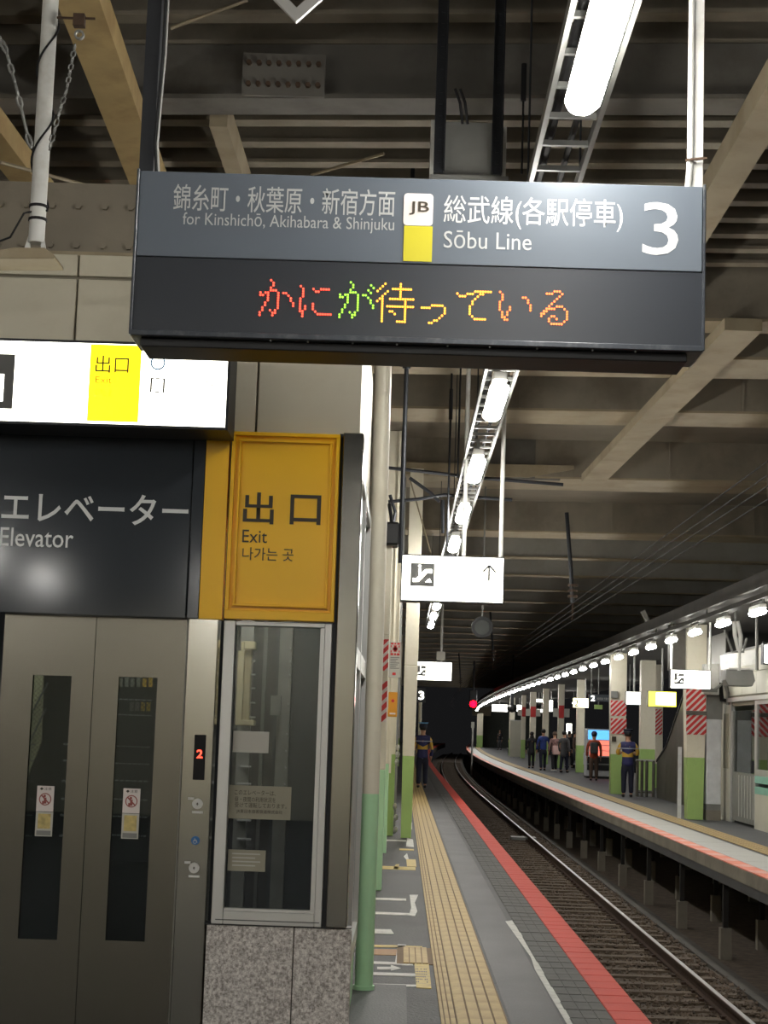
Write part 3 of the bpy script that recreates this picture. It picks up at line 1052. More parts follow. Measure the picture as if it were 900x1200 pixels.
# blue grey counterweight screen, rails with brackets
wx0, wx1, wz0, wz1 = rect(262, 731, 380, 1068, E)
MB().box(P(318, 900, 9.4).x, P(400, 900, 9.4).x, 9.4, 9.44, 0.3, 2.6).build('screen', 'shaft_panel', sh)
MB().box(P(276, 900, 8.9).x, P(291, 900, 8.9).x, 8.9, 8.95, 0.5, 2.7).build('guide_rail', 'shaft_rail', sh)
MB().box(P(322, 900, 9.1).x, P(337, 900, 9.1).x, 9.1, 9.15, 0.5, 2.7).build('guide_rail', 'shaft_rail', sh)
MB().box(P(303, 900, 9.0).x, P(307, 900, 9.0).x, 9.0, 9.03, 0.5, 2.5).build('cable', 'grey_metal', sh)
for py in (774, 790, 806, 823, 840, 898, 918, 961, 983):
    a, b_ = P(282 if py < 900 else 278, py, 8.88), P(299 if py < 850 else 294, py, 8.88)
    MB().box(a.x, b_.x, 8.86, 8.9, a.z - .004, a.z + .004).build('bracket', 'face_rail', sh) if 'face_rail' in M else MB().box(a.x, b_.x, 8.86, 8.9, a.z - .004, a.z + .004).build('bracket', 'white_metal', sh)
for py in (760, 775, 791, 825, 860, 880, 899, 919):
    a = P(341 - (py - 760) * .045, py, 9.08)
    MB().ball((a.x, 9.08, a.z), 0.006, n=8).build('bolt', 'white_metal', sh)
# old cream machine block behind the left of the glass
mb = MB()
a, b_ = P(276, 850, 8.84), P(300, 752, 8.84)
mb.box(a.x + .01, b_.x - .02, 8.84, 8.9, a.z, b_.z)
mb.box(a.x + .0, a.x + .035, 8.80, 8.84, a.z + .02, b_.z - .05)
mb.box(a.x + .03, b_.x, 8.80, 8.9, b_.z - .04, b_.z)
mb.box(a.x, b_.x + .01, 8.80, 8.9, a.z, a.z + .03)
mb.build('machine_block', 'shaft_cream', sh, bevel=.004)
a, b_ = P(297, 740, 9.2), P(307, 1040, 9.2)
MB().box(P(318, 800, 9.0).x, P(330, 800, 9.0).x, 9.0, 9.05, P(318, 838, 9).z, P(318, 815, 9).z).build('junction_box', 'shaft_rail', sh)
# things seen through the two door slots
lw = rect(28, 791, 74, 1102, E)
rw = rect(130, 793, 176, 1104, E)
MB().prism([P(10, 785, 8.6), P(50, 785, 8.6), P(48, 870, 8.6), P(30, 915, 8.6), P(10, 915, 8.6)], (0, .03, 0)).build('cream_board', 'shaft_cream', sh)
for (q1, q2) in (((56, 800), (22, 865)), ((54, 830), (20, 900))):
    MB().tube([P(q1[0], q1[1], 8.56), P(q2[0], q2[1], 8.56)], 0.005, 6).build('cable', 'grey_metal', sh)
for py in (819, 837, 874, 894, 914, 936, 956, 978):
    for i in range(7):
        xa = 131 + i * 7 - (py - 819) * .045
        a = P(xa, py + i * .25, 8.5)
        MB().box(a.x, a.x + 0.022, 8.48, 8.5, a.z - .003, a.z + .003).build('bracket', 'white_metal', sh)
for py in (872, 891, 915, 936, 955, 979):
    a = P(77 - (py - 872) * .045, py, 8.5)
    MB().box(a.x - .008, a.x + .012, 8.48, 8.5, a.z - .005, a.z + .005).build('bracket', 'white_metal', sh)
    a = P(30 - (py - 872) * .045, py, 8.5)
    MB().box(a.x - .03, a.x + .05, 8.48, 8.5, a.z - .003, a.z + .003).build('bracket', 'grey_metal', sh)
a, b_ = P(134, 848, 8.45), P(186, 874, 8.45)
MB().box(a.x, b_.x, 8.45, 8.47, b_.z, a.z).build('screen', 'black', sh)
a, b_ = P(120, 1008, 8.45), P(186, 1110, 8.45)
MB().box(a.x, b_.x, 8.45, 8.47, b_.z, a.z).build('screen', 'black', sh)
for i in range(6):
    a = P(139 + i * 7, 800, 8.5)
    MB().box(a.x, a.x + .018, 8.5, 8.52, a.z - .02, a.z + .02 * (1 + (i % 2))).build('notice_block', 'panel_yellow' if i > 3 else 'paper_dull', sh)
    if i > 1:
        a = P(139 + i * 6.5, 828, 8.5)
        MB().box(a.x, a.x + .018, 8.5, 8.52, a.z - .022, a.z + .022).build('notice_block', 'panel_yellow' if i > 3 else 'paper_dull', sh)
# hidden area lights added behind the front wall to brighten the shaft interior
lamp('shaft_lamp', -2.0, 9.3, 3.6, 'small tube lamp inside the elevator shaft', None, m='shaft_tube', L=.5, parts=False) if 'shaft_tube' in M else None
ld = bpy.data.lights.new('shaft_fill', 'AREA')
ld.energy = 16
ld.size = 0.4
lo = bpy.data.objects.new('shaft_fill', ld)
C.objects.link(lo)
ld.energy = 5
ld.size = 0.12
lo.location = (-.62, 8.16, 2.75)
lo.rotation_euler = (R(45), 0, 0)
lo2 = bpy.data.objects.new('shaft_fill', ld)
C.objects.link(lo2)
lo2.location = (-1.6, 8.14, 2.45)
lo2.rotation_euler = (R(40), 0, 0)

# elevator doors
def elev_door(px_l, px_r, slot, label, dz):
    xa, xb = P(px_l, 900, E).x, P(px_r, 900, E).x
    z1 = P(100, 722, E).z
    t = thing('elevator_door', ((xa + xb) / 2, E + dz, 0), label, 'elevator door', 'elevator doors')
    sx0_, sx1_, sz0_, sz1_ = slot
    b = MB()
    ya_, yb_ = E + dz, E + dz + 0.035
    b.box(xa, sx0_, ya_, yb_, 0, z1).box(sx1_, xb, ya_, yb_, 0, z1).box(sx0_, sx1_, ya_, yb_, 0, sz0_).box(sx0_, sx1_, ya_, yb_, sz1_, z1)
    b.build('door_leaf', 'steel_door', t)
    MB().box(sx0_, sx1_, ya_ + .012, ya_ + .018, sz0_, sz1_).build('glass_pane', 'glass_smoke', t)
    wires = MB()
    # wires inside the glass
    n = 0
    s_ = 0.022
    k = -80
    hgt = sz1_ - sz0_
    wid = sx1_ - sx0_
    d = -hgt
    while d < wid:
        x0c, z0c = sx0_ + d, sz0_
        t0 = max(0, -d); t1 = min(hgt, wid - d)
        if t1 > t0:
            wires.bar((x0c + t0, ya_ + .02, z0c + t0), (x0c + t1, ya_ + .02, z0c + t1), .0015, .0015)
            wires.bar((sx1_ - d - t0, ya_ + .02, z0c + t0), (sx1_ - d - t1, ya_ + .02, z0c + t1), .0015, .0015)
        d += s_
    wires.build('glass_wires', 'dark_metal', t, kind='stuff', fixn=False)
    return t


seam = 102.5
dl = elev_door(seam - 109, seam - .4, lw, 'left stainless steel elevator door with a wired glass slot', 0.03)
dr = elev_door(seam + .4, seam + 111, rw, 'right stainless steel elevator door with a wired glass slot', 0.03)
for t, bx1, bx2 in ((dl, (43, 921, 63, 951), (41.5, 951.5, 61.5, 980)), (dr, (144, 924, 164, 953), (142.5, 953.5, 162.5, 983))):
    yy_ = E + .028
    X0, X1, Z0, Z1 = rect(*bx1, yy_)
    s1 = MB().box(X0, X1, yy_, yy_ + .003, Z0, Z1).build('warning_sticker', 'stripe_white', t, label='white sticker with a red prohibition ring')
    cxm, czm = (X0 + X1) / 2, Z0 + (Z1 - Z0) * .48
    r_ = (X1 - X0) * .36
    rg = MB().ring((cxm, czm), r_, r_ * .84, yy_ - .0015, yy_, 24)
    rg.bar((cxm - r_ * .65, yy_ - .001, czm + r_ * .65), (cxm + r_ * .65, yy_ - .001, czm - r_ * .65), .0015, .006)
    rg.build('prohibition_ring', 'ring_red', s1)
    fg = MB().box(cxm - .006, cxm + .006, yy_ - .001, yy_, czm - .02, czm + .008).disc((cxm - .003, czm + .015), .006, yy_ - .001, yy_)
    fg.box(cxm - .014, cxm - .004, yy_ - .001, yy_, czm - .022, czm - .008)
    fg.build('hand_symbol', 'ring_red', s1)
    text('lettering', '◆注意', ('w', X0 + .012, X1 - .012, Z1 - .02, Z1 - .006), yy_ - .001, 'ink', s1)
    X0, X1, Z0, Z1 = rect(*bx2, yy_)
    s2 = MB().box(X0, X1, yy_, yy_ + .003, Z0, Z1).build('warning_sticker', 'paper', t, label='dull yellow printed sticker')
    MB().box(X0 + .01, X1 - .01, yy_ - .001, yy_, Z0 + .035, Z1 - .008).build('print', 'sticker_yellow', s2)
    MB().box(X0 + .006, X1 - .006, yy_ - .001, yy_, Z0 + .004, Z0 + .026).build('print', 'grey_metal', s2)

# jamb to the right of the doors with the indicator and buttons
xa, xb = P(213.5, 900, E).x, P(249, 900, E).x
ztop = P(240, 722, E).z
jb = thing('call_panel_jamb', ((xa + xb) / 2, E, 0), 'stainless steel jamb with floor indicator and call buttons', 'door jamb')
MB().box(xa, xb, E - .02, E + .1, 0, ztop).build('jamb', 'steel', jb, bevel=.003)
yf = E - .021
X0, X1, Z0, Z1 = rect(227, 861, 240.5, 914, yf)
ind = MB().box(X0, X1, yf - .004, yf, Z0, Z1).build('floor_indicator', 'rubber', jb, bevel=.002)
text('digit', '2', (230.5, 878.5, 237.5, 888.5), yf - .006, 'led_red', ind, offset=.02, label='glowing red 2')
for (px, py, up) in ((231.5, 942, 1), (227.5, 1017, 1)):
    c = P(px, py, yf)
    bt = MB().ring((c.x, c.z), .024, .012, yf - .006, yf, 28).build('call_button', 'white_metal', jb)
    MB().disc((c.x, c.z), .012, yf - .008, yf, 20).build('button_cap', 'alu', bt)
    MB().add([(c.x - .006, yf - .0085, c.z - .002), (c.x + .006, yf - .0085, c.z - .002), (c.x, yf - .0085, c.z + .007)], [(0, 1, 2)]).box(c.x - .0015, c.x + .0015, yf - .009, yf - .008, c.z - .008, c.z).build('arrow', 'ink', bt)
    MB().box(c.x - .045, c.x - .018, yf - .003, yf, c.z + .018, c.z + .029).build('braille_label', 'white_metal', jb)
    MB().box(c.x - .024, c.x + .026, yf - .003, yf, c.z - .043, c.z - .033).build('braille_label', 'white_metal', jb)
c = P(229, 985, yf)
wc = MB().disc((c.x, c.z), .02, yf - .002, yf, 20).build('wheelchair_mark', 'sticker_blue', jb)
wh = MB().ring((c.x - .002, c.z - .005), .009, .007, yf - .0035, yf - .002, 16).box(c.x - .004, c.x - .001, yf - .0035, yf - .002, c.z - .004, c.z + .01).box(c.x - .004, c.x + .006, yf - .0035, yf - .002, c.z + .001, c.z + .003)
wh.bar((c.x + .005, yf - .003, c.z + .001), (c.x + .009, yf - .003, c.z - .009), .0015, .002)
wh.build('symbol', 'sign_text', wc)
# narrow recess strip between door and jamb
MB().box(P(212, 900, E).x - .004, xa - .001, E + .01, E + .08, 0, ztop).build('door_rebate', 'steel_dull', label='dark rebate strip between elevator door and jamb', cat='trim')

# grey text panel and yellow parts above the doors
zt0, zt1 = P(120, 722, E).z, P(120, 500, E).z
yp = E - .05
X1 = P(243 - 5, 600, yp).x
tp = thing('elevator_name_panel', (-1.6, yp, zt0), 'dark grey panel lettered Elevator above the steel doors', 'sign panel')
MB().box(-4.2, X1 - .06, yp, E + .03, zt0, zt1).build('panel', 'panel_grey', tp, bevel=.003)
MB().box(X1 - .055, X1, yp, E + .03, zt0, zt1).build('end_strip', 'panel_grey', tp, bevel=.003)
text('lettering', 'エレベーター', (2, 578, 221, 614), yp - .002, 'sign_white', tp, offset=.012)
text('lettering', 'Elevator', (0, 619, 86, 641), yp - .002, 'sign_white', tp, offset=.004)
ys_ = P(266, 600, yp).x
MB().box(X1 + .002, ys_ - .002, yp, E + .03, zt0, zt1).build('yellow_strip', 'panel_yellow', label='narrow yellow strip between grey panel and exit box', cat='panel')
# exit box
exx = rect(267.5, 507, 395, 727, yp - .02)
eb = thing('exit_sign_box', ((exx[0] + exx[1]) / 2, E, exx[2]), 'yellow framed exit sign box above the display window', 'sign')
ye_ = yp - .02
MB().box(exx[0], exx[1], ye_ + .02, E + .03, exx[2], exx[3]).build('back_box', 'panel_yellow', eb, bevel=.003)
fr = MB()
iw = .018
for (a0, a1, c0, c1) in ((exx[0], exx[1], exx[3] - iw, exx[3]), (exx[0], exx[1], exx[2], exx[2] + iw * 2.3), (exx[0], exx[0] + iw, exx[2] + iw * 2.3, exx[3] - iw), (exx[1] - iw, exx[1], exx[2] + iw * 2.3, exx[3] - iw)):
    fr.box(a0, a1, ye_, ye_ + .02, c0, c1)
fr.build('frame', 'panel_yellow', eb, bevel=.002)
fr = MB()
j = .034
ox0, ox1, oz0, oz1 = exx[0] + j, exx[1] - j, exx[2] + j * 1.8, exx[3] - j
iw = .012
for (a0, a1, c0, c1) in ((ox0, ox1, oz1 - iw, oz1), (ox0, ox1, oz0, oz0 + iw), (ox0, ox0 + iw, oz0 + iw, oz1 - iw), (ox1 - iw, ox1, oz0 + iw, oz1 - iw)):
    fr.box(a0, a1, ye_ + .002, ye_ + .02, c0, c1)
fr.build('inner_frame', 'panel_yellow', eb, bevel=.002)
MB().box(ox0 - .004, ox1 + .004, ye_ + .017, ye_ + .0205, oz0 - .008, oz0 - .002).build('shadow_gap', 'panel_yellow_dark', eb)
yt = ye_ + .017
text('lettering', '出', (285, 577, 321, 614), yt, 'ink', eb, offset=.01)
text('lettering', '口', (340, 580, 376, 615), yt, 'ink', eb, offset=.01)
text('lettering', 'Exit', (284, 621, 313, 636), yt, 'ink', eb)
text('lettering', '나가는 곳', (284, 642, 344, 657), yt, 'panel_brown' if 'panel_brown' in M else 'ink', eb)
# display window: white frame, glass, papers
f0 = rect(255.5, 729, 383.5, 1084, E)
wn = thing('display_window', ((f0[0] + f0[1]) / 2, E, f0[2]), 'tall white framed window beside the elevator doors', 'window')
fw = MB()
t_ = .045
fw.box(f0[0], f0[0] + .055, E - .03, E + .04, f0[2], f0[3]).box(f0[1] - t_ + .01, f0[1], E - .03, E + .04, f0[2], f0[3])
fw.box(f0[0] + .055, f0[1] - t_ + .01, E - .03, E + .04, f0[3] - .022, f0[3]).box(f0[0] + .055, f0[1] - t_ + .01, E - .03, E + .04, f0[2], f0[2] + .06)
fw.build('window_frame', 'alu', wn, bevel=.003)
fw = MB()
g0, g1, g2_, g3_ = f0[0] + .055, f0[1] - t_ + .01, f0[2] + .06, f0[3] - .022
fw.box(g1 - .02, g1, E - .02, E + .01, g2_, g3_).box(g0, g1 - .02, E - .02, E + .01, g2_, g2_ + .012)
fw.build('sash', 'alu', wn)
MB().box(g0, g1, E + .012, E + .018, g2_, g3_).build('glass_pane', 'glass_clear', wn)
MB().box(f0[0] + .02, f0[1] - .01, E - .034, E - .03, f0[2] + .018, f0[2] + .022).build('groove', 'ink_grey', wn)
for bx, nm, mt in (((273, 857, 315, 882), 'paper_note', 'paper'), ((267, 921, 341, 960), 'paper_note', 'paper_dull'), ((267, 996, 311, 1021), 'paper_note', 'paper_dull')):
    X0, X1_, Z0, Z1 = rect(*bx, E + .008)
    MB().box(X0, X1_, E + .008, E + .011, Z0, Z1).build(nm, mt, wn, bevel=0)
yn = E + .0065
for i, (s_, bx) in enumerate((('このエレベーターは、', (275, 926, 323, 932)), ('昼・夜間の利用状況を', (275, 934, 323, 940)), ('受けて運転しております。', (275, 941, 336, 947)), ('JR東日本旅客鉄道株式会社', (277, 949, 331, 954)))):
    text('lettering', s_, bx, yn, 'ink', wn)
for i in range(4):
    X0, X1_, Z0, Z1 = rect(272, 1000 + i * 4.5, 305 - 6 * (i % 2), 1001.5 + i * 4.5, yn)
    MB().box(X0, X1_, yn, yn + .001, Z0, Z1).build('faint_lettering', 'paper', wn)
# dark gap + stainless corner column
cxa, cxb = P(392.5, 800, E).x, P(416.5, 800, E).x
cz0, cz1 = P(400, 1086, E).z, P(412, 509, E).z
MB().box(f0[1] + .002, cxa, E - .005, E + .08, cz0, cz1).build('column_gap', 'black', label='black joint between window frame and steel corner column', cat='trim')
sc = thing('corner_column', ((cxa + cxb) / 2, E, cz0), 'polished stainless steel corner column of the elevator tower', 'column')
MB().box(cxa, cxb, E - .045, E + .12, cz0, cz1).build('steel_cladding', 'steel', sc, bevel=.004)
# granite base
gz = cz0 - .004
gb = thing('granite_base', (-.7, E, 0), 'speckled grey granite base below the display window', 'stone base')
xs_ = [xb + .006, P(343, 1140, E).x, P(411, 1140, E).x]
for i in range(2):
    MB().box(xs_[i] + .0025, xs_[i + 1] - .0025, E - .02, E + .1, 0, gz - .006).build('stone_panel', 'granite', gb, bevel=.002)
MB().box(xb + .004, xs_[2] - .004, E + .0, E + .1, 0, gz - .002).build('backing', 'ink', gb)
MB().box(xb - .0, f0[1] + .06, E - .02, E + .05, gz - .004, gz + .004).build('sill', 'black', gb)

# side wall of the tower seen at a sharp angle
sd = thing('wall_right', (xr_ - .1, 9.5, 0), 'narrow side face of the elevator tower with framed glazing', 'wall', kind='structure')
XS = xr_ + .012
MB().box(XS - .06, XS - .03, 8.12, 10.9, cz1 - .05, zt).build('upper_panel', 'cream_paint', sd)
MB().box(XS - .06, XS - .03, 8.12, 10.9, 0, .35).build('lower_panel', 'green_paint', sd)
for (ya_, yb_) in ((8.12, 8.2), (9.4, 9.48), (10.8, 10.9)):
    MB().box(XS - .06, XS - .01, ya_, yb_, .35, cz1 - .05).build('frame_post', 'alu', sd)
for (za, zb) in ((.35, .45), (1.95, 2.05), (cz1 - .12, cz1 - .05)):
    MB().box(XS - .06, XS - .012, 8.2, 10.8, za, zb).build('frame_rail', 'alu', sd)
MB().box(XS - .045, XS - .038, 8.2, 10.8, .45, cz1 - .12).build('glass_pane', 'glass_clear', sd)
MB().box(XS - .06, XS - .02, 8.14, 8.3, .05, .3).build('hatch', 'grey_metal', sd)


# ------------------------------------------------------------------ signs
def sign_box(name, box, Y, depth, label, face='face_white', frame=.018, casem='dark_metal', group=None, hang=None, cat='sign'):
    X0, X1_, Z0, Z1 = rect(*box, Y)
    t = thing(name, ((X0 + X1_) / 2, Y, Z0), label, cat, group)
    MB().box(X0, X1_, Y + .012, Y + depth, Z0, Z1).build('case', casem, t)
    b = MB()
    for (a0, a1, c0, c1) in ((X0, X1_, Z1 - frame, Z1), (X0, X1_, Z0, Z0 + frame), (X0, X0 + frame, Z0 + frame, Z1 - frame), (X1_ - frame, X1_, Z0 + frame, Z1 - frame)):
        b.box(a0, a1, Y, Y + .012, c0, c1)
    b.build('bezel', casem, t)
    MB().box(X0 + frame, X1_ - frame, Y + .004, Y + .012, Z0 + frame, Z1 - frame).build('lit_face', face, t)
    if hang:
        for hx in hang:
            p = P(hx, box[1], Y + depth / 2)
            MB().tube([(p.x, Y + depth / 2, Z1), (p.x, Y + depth / 2, ZB + 1.01)], .022, 8).build('hanger', 'white_metal', t)
    return t, (X0, X1_, Z0, Z1)


YI = 7.62
isg, ib = sign_box('information_sign', (-130, 398, 269, 498), YI, .3, 'long lit white information sign with a yellow exit band over the name panel', frame=.012)
MB().box(*rect(104, 404, 164, 494, YI)[:2], YI + .001, YI + .004, *rect(104, 404, 162, 494, YI)[2:]).build('yellow_band', 'face_yellow', isg)
yi = YI + .0
X0, X1_, Z0, Z1 = rect(-55, 414, 16, 478, yi)
ic = MB().box(X0, X1_, yi + .001, yi + .004, Z0, Z1).build('information_symbol', 'ink_grey', isg)
MB().disc((P(-14, 428, yi).x, P(-14, 428, yi).z), .04, yi - .001, yi + .001).build('dot', 'face_white', ic)
MB().box(*rect(-24, 438, 4, 470, yi)[:2], yi - .001, yi + .001, *rect(-24, 438, 4, 470, yi)[2:]).build('stem', 'face_white', ic)
text('lettering', '出口', (112, 417, 151, 437), yi, 'ink', isg)
text('lettering', 'Exit', (112, 441, 131, 449), yi, 'panel_yellow', isg)
text('lettering', '나가는 곳', (112, 456, 131, 464), yi, 'panel_yellow', isg)
c = P(185, 425, yi)
MB().ring((c.x, c.z), .034, .027, yi - .001, yi + .003, 28).build('blue_ring', 'capblue', isg)
X0, X1_, Z0, Z1 = rect(176, 443, 193, 460, yi)
b = MB().box(X0, X0 + .008, yi - .001, yi + .003, Z0, Z1).box(X1_ - .008, X1_, yi - .001, yi + .003, Z0, Z1)
for z in (Z0, (Z0 + Z1) / 2, Z1 - .005):
    b.box(X0 + .022, X1_ - .022, yi - .001, yi + .003, z, z + .005)
b.box(X0, X0 + .016, yi - .001, yi + .003, Z1 - .005, Z1).box(X1_ - .016, X1_, yi - .001, yi + .003, Z1 - .005, Z1)
b.build('toilet_symbol', 'ink', isg)
text('lettering', '1・2', (236, 444, 251, 452), yi, 'ink_grey', isg)

# escalator sign over the near platform
YE = 16.6
es, eq = sign_box('escalator_sign', (469.5, 651, 591, 706), YE, .22, 'lit white escalator sign with an up arrow over the near platform', frame=.012, hang=None)
for hx in (540, 588):
    p = P(hx, 600, YE + .1)
    MB().tube([(p.x + (.04 if hx < 560 else -.0), YE + .1, eq[3]), (p.x + (.04 if hx < 560 else 0), YE + .1, ZB + 1.01)], .022, 8).build('hanger', 'white_metal', es)


def esc_icon(parent, box, Y):
    X0, X1_, Z0, Z1 = rect(*box, Y)
    ic = MB().box(X0, X1_, Y - .002, Y + .003, Z0, Z1).build('escalator_symbol', 'ink_grey', parent)
    W, H = X1_ - X0, Z1 - Z0

    def q(u, v):
        return (X0 + W * u, Y - .004, Z0 + H * v)
    b = MB()
    b.tube([q(.1, .26), q(.3, .26), q(.66, .66), q(.9, .66)], W * .085, 8)
    b.tube([q(.4, .5), q(.38, .76)], W * .06, 6)
    b.ball(q(.38, .87), W * .065)
    b.prism([q(.62, .18), q(.8, .35), q(.9, .18)], (0, .001, 0))
    b.build('white_lines', 'face_white', ic)
    return ic


esc_icon(es, (481, 660, 509, 687), YE)
ar = MB()
YA = YE - .004
p0, p1 = P(572.8, 681, YA), P(573.3, 664, YA)
ar.bar(p0, p1, .02, .006, up=(0, 1, 0))
p1 = P(573.5, 662.5, YA)
ar.bar(p1, P(566, 670, YA), .02, .006, up=(0, 1, 0)).bar(p1, P(581, 671, YA), .02, .006, up=(0, 1, 0))
ar.build('arrow', 'ink_grey', es)
text('lettering', '1F', (573, 683, 581, 691), YE - .001, 'ink_grey', es)

# further sign on the near platform
YS3 = 43.0
s3, q3 = sign_box('escalator_sign', (486, 775, 530, 798), YS3, .2, 'smaller distant lit sign seen below the escalator sign', frame=.02)
p = P(517, 770, YS3 + .1)
MB().tube([(p.x, YS3 + .1, q3[3]), (p.x, YS3 + .1, ZB + 1.01)], .03, 8).build('hanger', 'white_metal', s3)
MB().box(p.x - .12, p.x + .1, YS3, YS3 + .05, q3[3] + .03, q3[3] + .25).build('small_plate', 'paper', s3)
esc_icon(s3, (489, 780, 499, 792), YS3)
YN = 52.0
n3, qn = sign_box('platform_number_sign', (489, 806, 499, 823), YN, .15, 'small dark sign with a white 3 beside the lime pillar', face='sign_black', frame=.01)
text('lettering', '3', (490.5, 810, 497, 820), YN - .005, 'face_white', n3, offset=.02)
MB().tube([(qn[0] + .1, YN + .07, qn[2] + .0), (qn[0] + .12, YN + .07, 0)], .05, 8).build('post', 'cream_paint', n3)

# ------------------------------------------------------------------ the hanging LED board
YL = 6.2
LX0, LX1, LZ0, LZ1 = rect(157, 207.5, 825, 401, YL)
board = thing('departure_board', ((LX0 + LX1) / 2, YL, LZ0), 'large hanging platform board with grey name field and LED text', 'departure board')
dep = .30
MB().box(LX0, LX1, YL + .03, YL + dep, LZ0 - .0, LZ1).build('case', 'sign_case', board, bevel=.006)
zmid = (P(160, 298, YL).z + P(826, 319, YL).z) / 2
MB().box(LX0 + .006, LX1 - .006, YL + .006, YL + .03, zmid, LZ1 - .004).build('name_field', 'sign_grey', board, bevel=.002)
MB().box(LX0 + .004, LX1 - .004, YL + .010, YL + .03, LZ0 + .02, zmid - .003).build('led_field', 'sign_black', board)
MB().box(LX0, LX1, YL + .0, YL + .03, LZ0 - .004, LZ0 + .018).build('bottom_rail', 'sign_case', board, bevel=.003)
MB().box(LX0 - .006, LX0 + .004, YL, YL + dep, LZ0, LZ1 + .004).build('end_cap', 'sign_case', board, bevel=.002)
MB().box(LX1 - .004, LX1 + .006, YL, YL + dep, LZ0, LZ1 + .004).build('end_cap', 'sign_case', board, bevel=.002)
MB().box(LX0 + .03, LX1 - .05, YL + .05, YL + dep - .02, LZ0 - .035, LZ0).build('underside_tray', 'black', board, bevel=.004)
for i in range(9):
    x = LX0 + .5 + i * .17 + random.uniform(-.03, .03)
    MB().tube([(x, YL + .02, LZ0 - .004), (x, YL + .02, LZ0 - .009)], .004, 6).build('screw', 'alu', board)
yT = YL + .0045
text('lettering', '錦糸町・秋葉原・新宿方面', (203, 219, 463, 250), yT, 'sign_text_dim', board, offset=.004)
text('lettering', 'for Kinshichō, Akihabara & Shinjuku', (214, 251.5, 462, 271), yT, 'sign_text_dim', board)
text('lettering', '総武線(各駅停車)', (520, 231, 730, 269), yT, 'sign_text', board, offset=.003)
text('lettering', 'Sōbu Line', (520, 271, 623, 292), yT, 'sign_text_dim', board)
text('lettering', '3', (753, 237, 795, 299), yT, 'sign_text', board, offset=.0)
X0, X1_, Z0, Z1 = rect(473, 226.5, 507.5, 264, YL)
ro = MB()
r_ = .014
pts = []
for (cx_, cz_, a0) in ((X1_ - r_, Z1 - r_, 0), (X0 + r_, Z1 - r_, 90), (X0 + r_, Z0 + r_, 180), (X1_ - r_, Z0 + r_, 270)):
    for k in range(5):
        a = R(a0 + k * 22.5)
        pts.append((cx_ + r_ * math.cos(a), YL + .003, cz_ + r_ * math.sin(a)))
jbm = ro.prism(pts, (0, .004, 0)).build('line_badge', 'badge_white' if 'badge_white' in M else 'stripe_white', board, label='white rounded badge lettered JB')
bd = MB()
bd.box(X0 + .008, X1_ - .008, YL + .0015, YL + .003, Z1 - .012, Z1 - .009).box(X0 + .008, X1_ - .008, YL + .0015, YL + .003, Z0 + .009, Z0 + .012)
text('letters', 'JB', (479.5, 236, 503, 252), YL + .001, 'ink', jbm, offset=.01)
X0, X1_, Z0, Z1 = rect(473, 264, 506.5, 306, YL)
MB().box(X0, X1_, YL + .003, YL + .007, Z0, Z1 - .002).build('yellow_field', 'badge_yellow' if 'badge_yellow' in M else 'panel_yellow', board)

# LED dot matrices copied from the display
def rng(a, b, y=None, x=None):
    return [(i, y) for i in range(a, b + 1)] if y is not None else [(x, i) for i in range(a, b + 1)]


KA = [(4, 0), (5, 1), (5, 2), (4, 3), (4, 4), (5, 4), (6, 4), (0, 5), (0, 6), (1, 6), (2, 5), (3, 5), (3, 6), (3, 7), (3, 8), (2, 9), (2, 10), (1, 11), (1, 12), (0, 13), (0, 14)] + rng(5, 11, x=7) + \
     [(6, 12), (6, 13), (5, 13), (5, 14), (4, 12), (9, 5), (10, 5), (11, 6), (12, 7), (12, 8), (13, 9), (13, 10)]
NI = [(0, 0)] + rng(1, 4, x=1) + rng(5, 10, x=0) + [(1, 10), (1, 11), (1, 12), (2, 8), (2, 9), (5, 1), (6, 2), (7, 2)] + rng(8, 11, y=1) + [(5, 7), (5, 8), (5, 9), (6, 10)] + rng(7, 12, y=11)
GA = KA + [(12, 1), (13, 2), (11, 3), (12, 4)]
MATSU = [(3, 0), (2, 1), (1, 2), (0, 3), (4, 3), (3, 4), (2, 5), (1, 6), (0, 7)] + rng(6, 15, x=2) + rng(0, 6, x=9) + rng(6, 13, y=2) + rng(5, 14, y=6) + rng(7, 14, x=11) + rng(4, 14, y=9) + \
        [(5, 11), (6, 11), (7, 12)] + rng(8, 11, y=15)
TU = rng(0, 3, y=1) + rng(4, 8, y=0) + [(9, 1), (9, 2), (9, 3), (8, 4), (7, 5), (6, 6), (5, 6), (4, 7), (3, 7)]
TE = [(0, 1), (1, 2), (2, 2), (3, 2), (4, 1), (5, 1), (6, 1)] + rng(7, 13, y=0) + [(9, 1), (10, 1), (8, 2), (7, 3), (6, 4), (6, 5)] + rng(6, 9, x=5) + [(6, 10)] + rng(7, 11, y=11)
II = [(0, 0), (1, 1), (1, 2), (1, 3)] + rng(4, 7, x=0) + [(1, 8), (1, 9), (1, 10), (2, 10), (2, 11), (3, 11), (3, 8), (3, 9), (4, 6), (4, 7), (9, 2), (10, 2), (11, 3), (11, 4), (12, 5), (12, 6), (12, 7)]
RU = [(2, 1), (3, 1), (4, 1), (5, 0), (6, 0), (7, 0), (8, 1), (7, 2), (6, 3), (5, 4), (4, 5), (3, 6), (2, 7), (2, 8), (1, 8), (1, 9), (0, 9), (0, 10), (3, 7), (4, 7), (5, 7), (6, 6), (7, 6), (8, 6), (9, 7)] + \
     rng(8, 11, x=10) + [(9, 12)] + rng(4, 8, y=13) + [(3, 11), (3, 12), (4, 10), (5, 10), (6, 11)]
pitch = (P(420, 350, YL).x - P(390, 350, YL).x) / 10.0
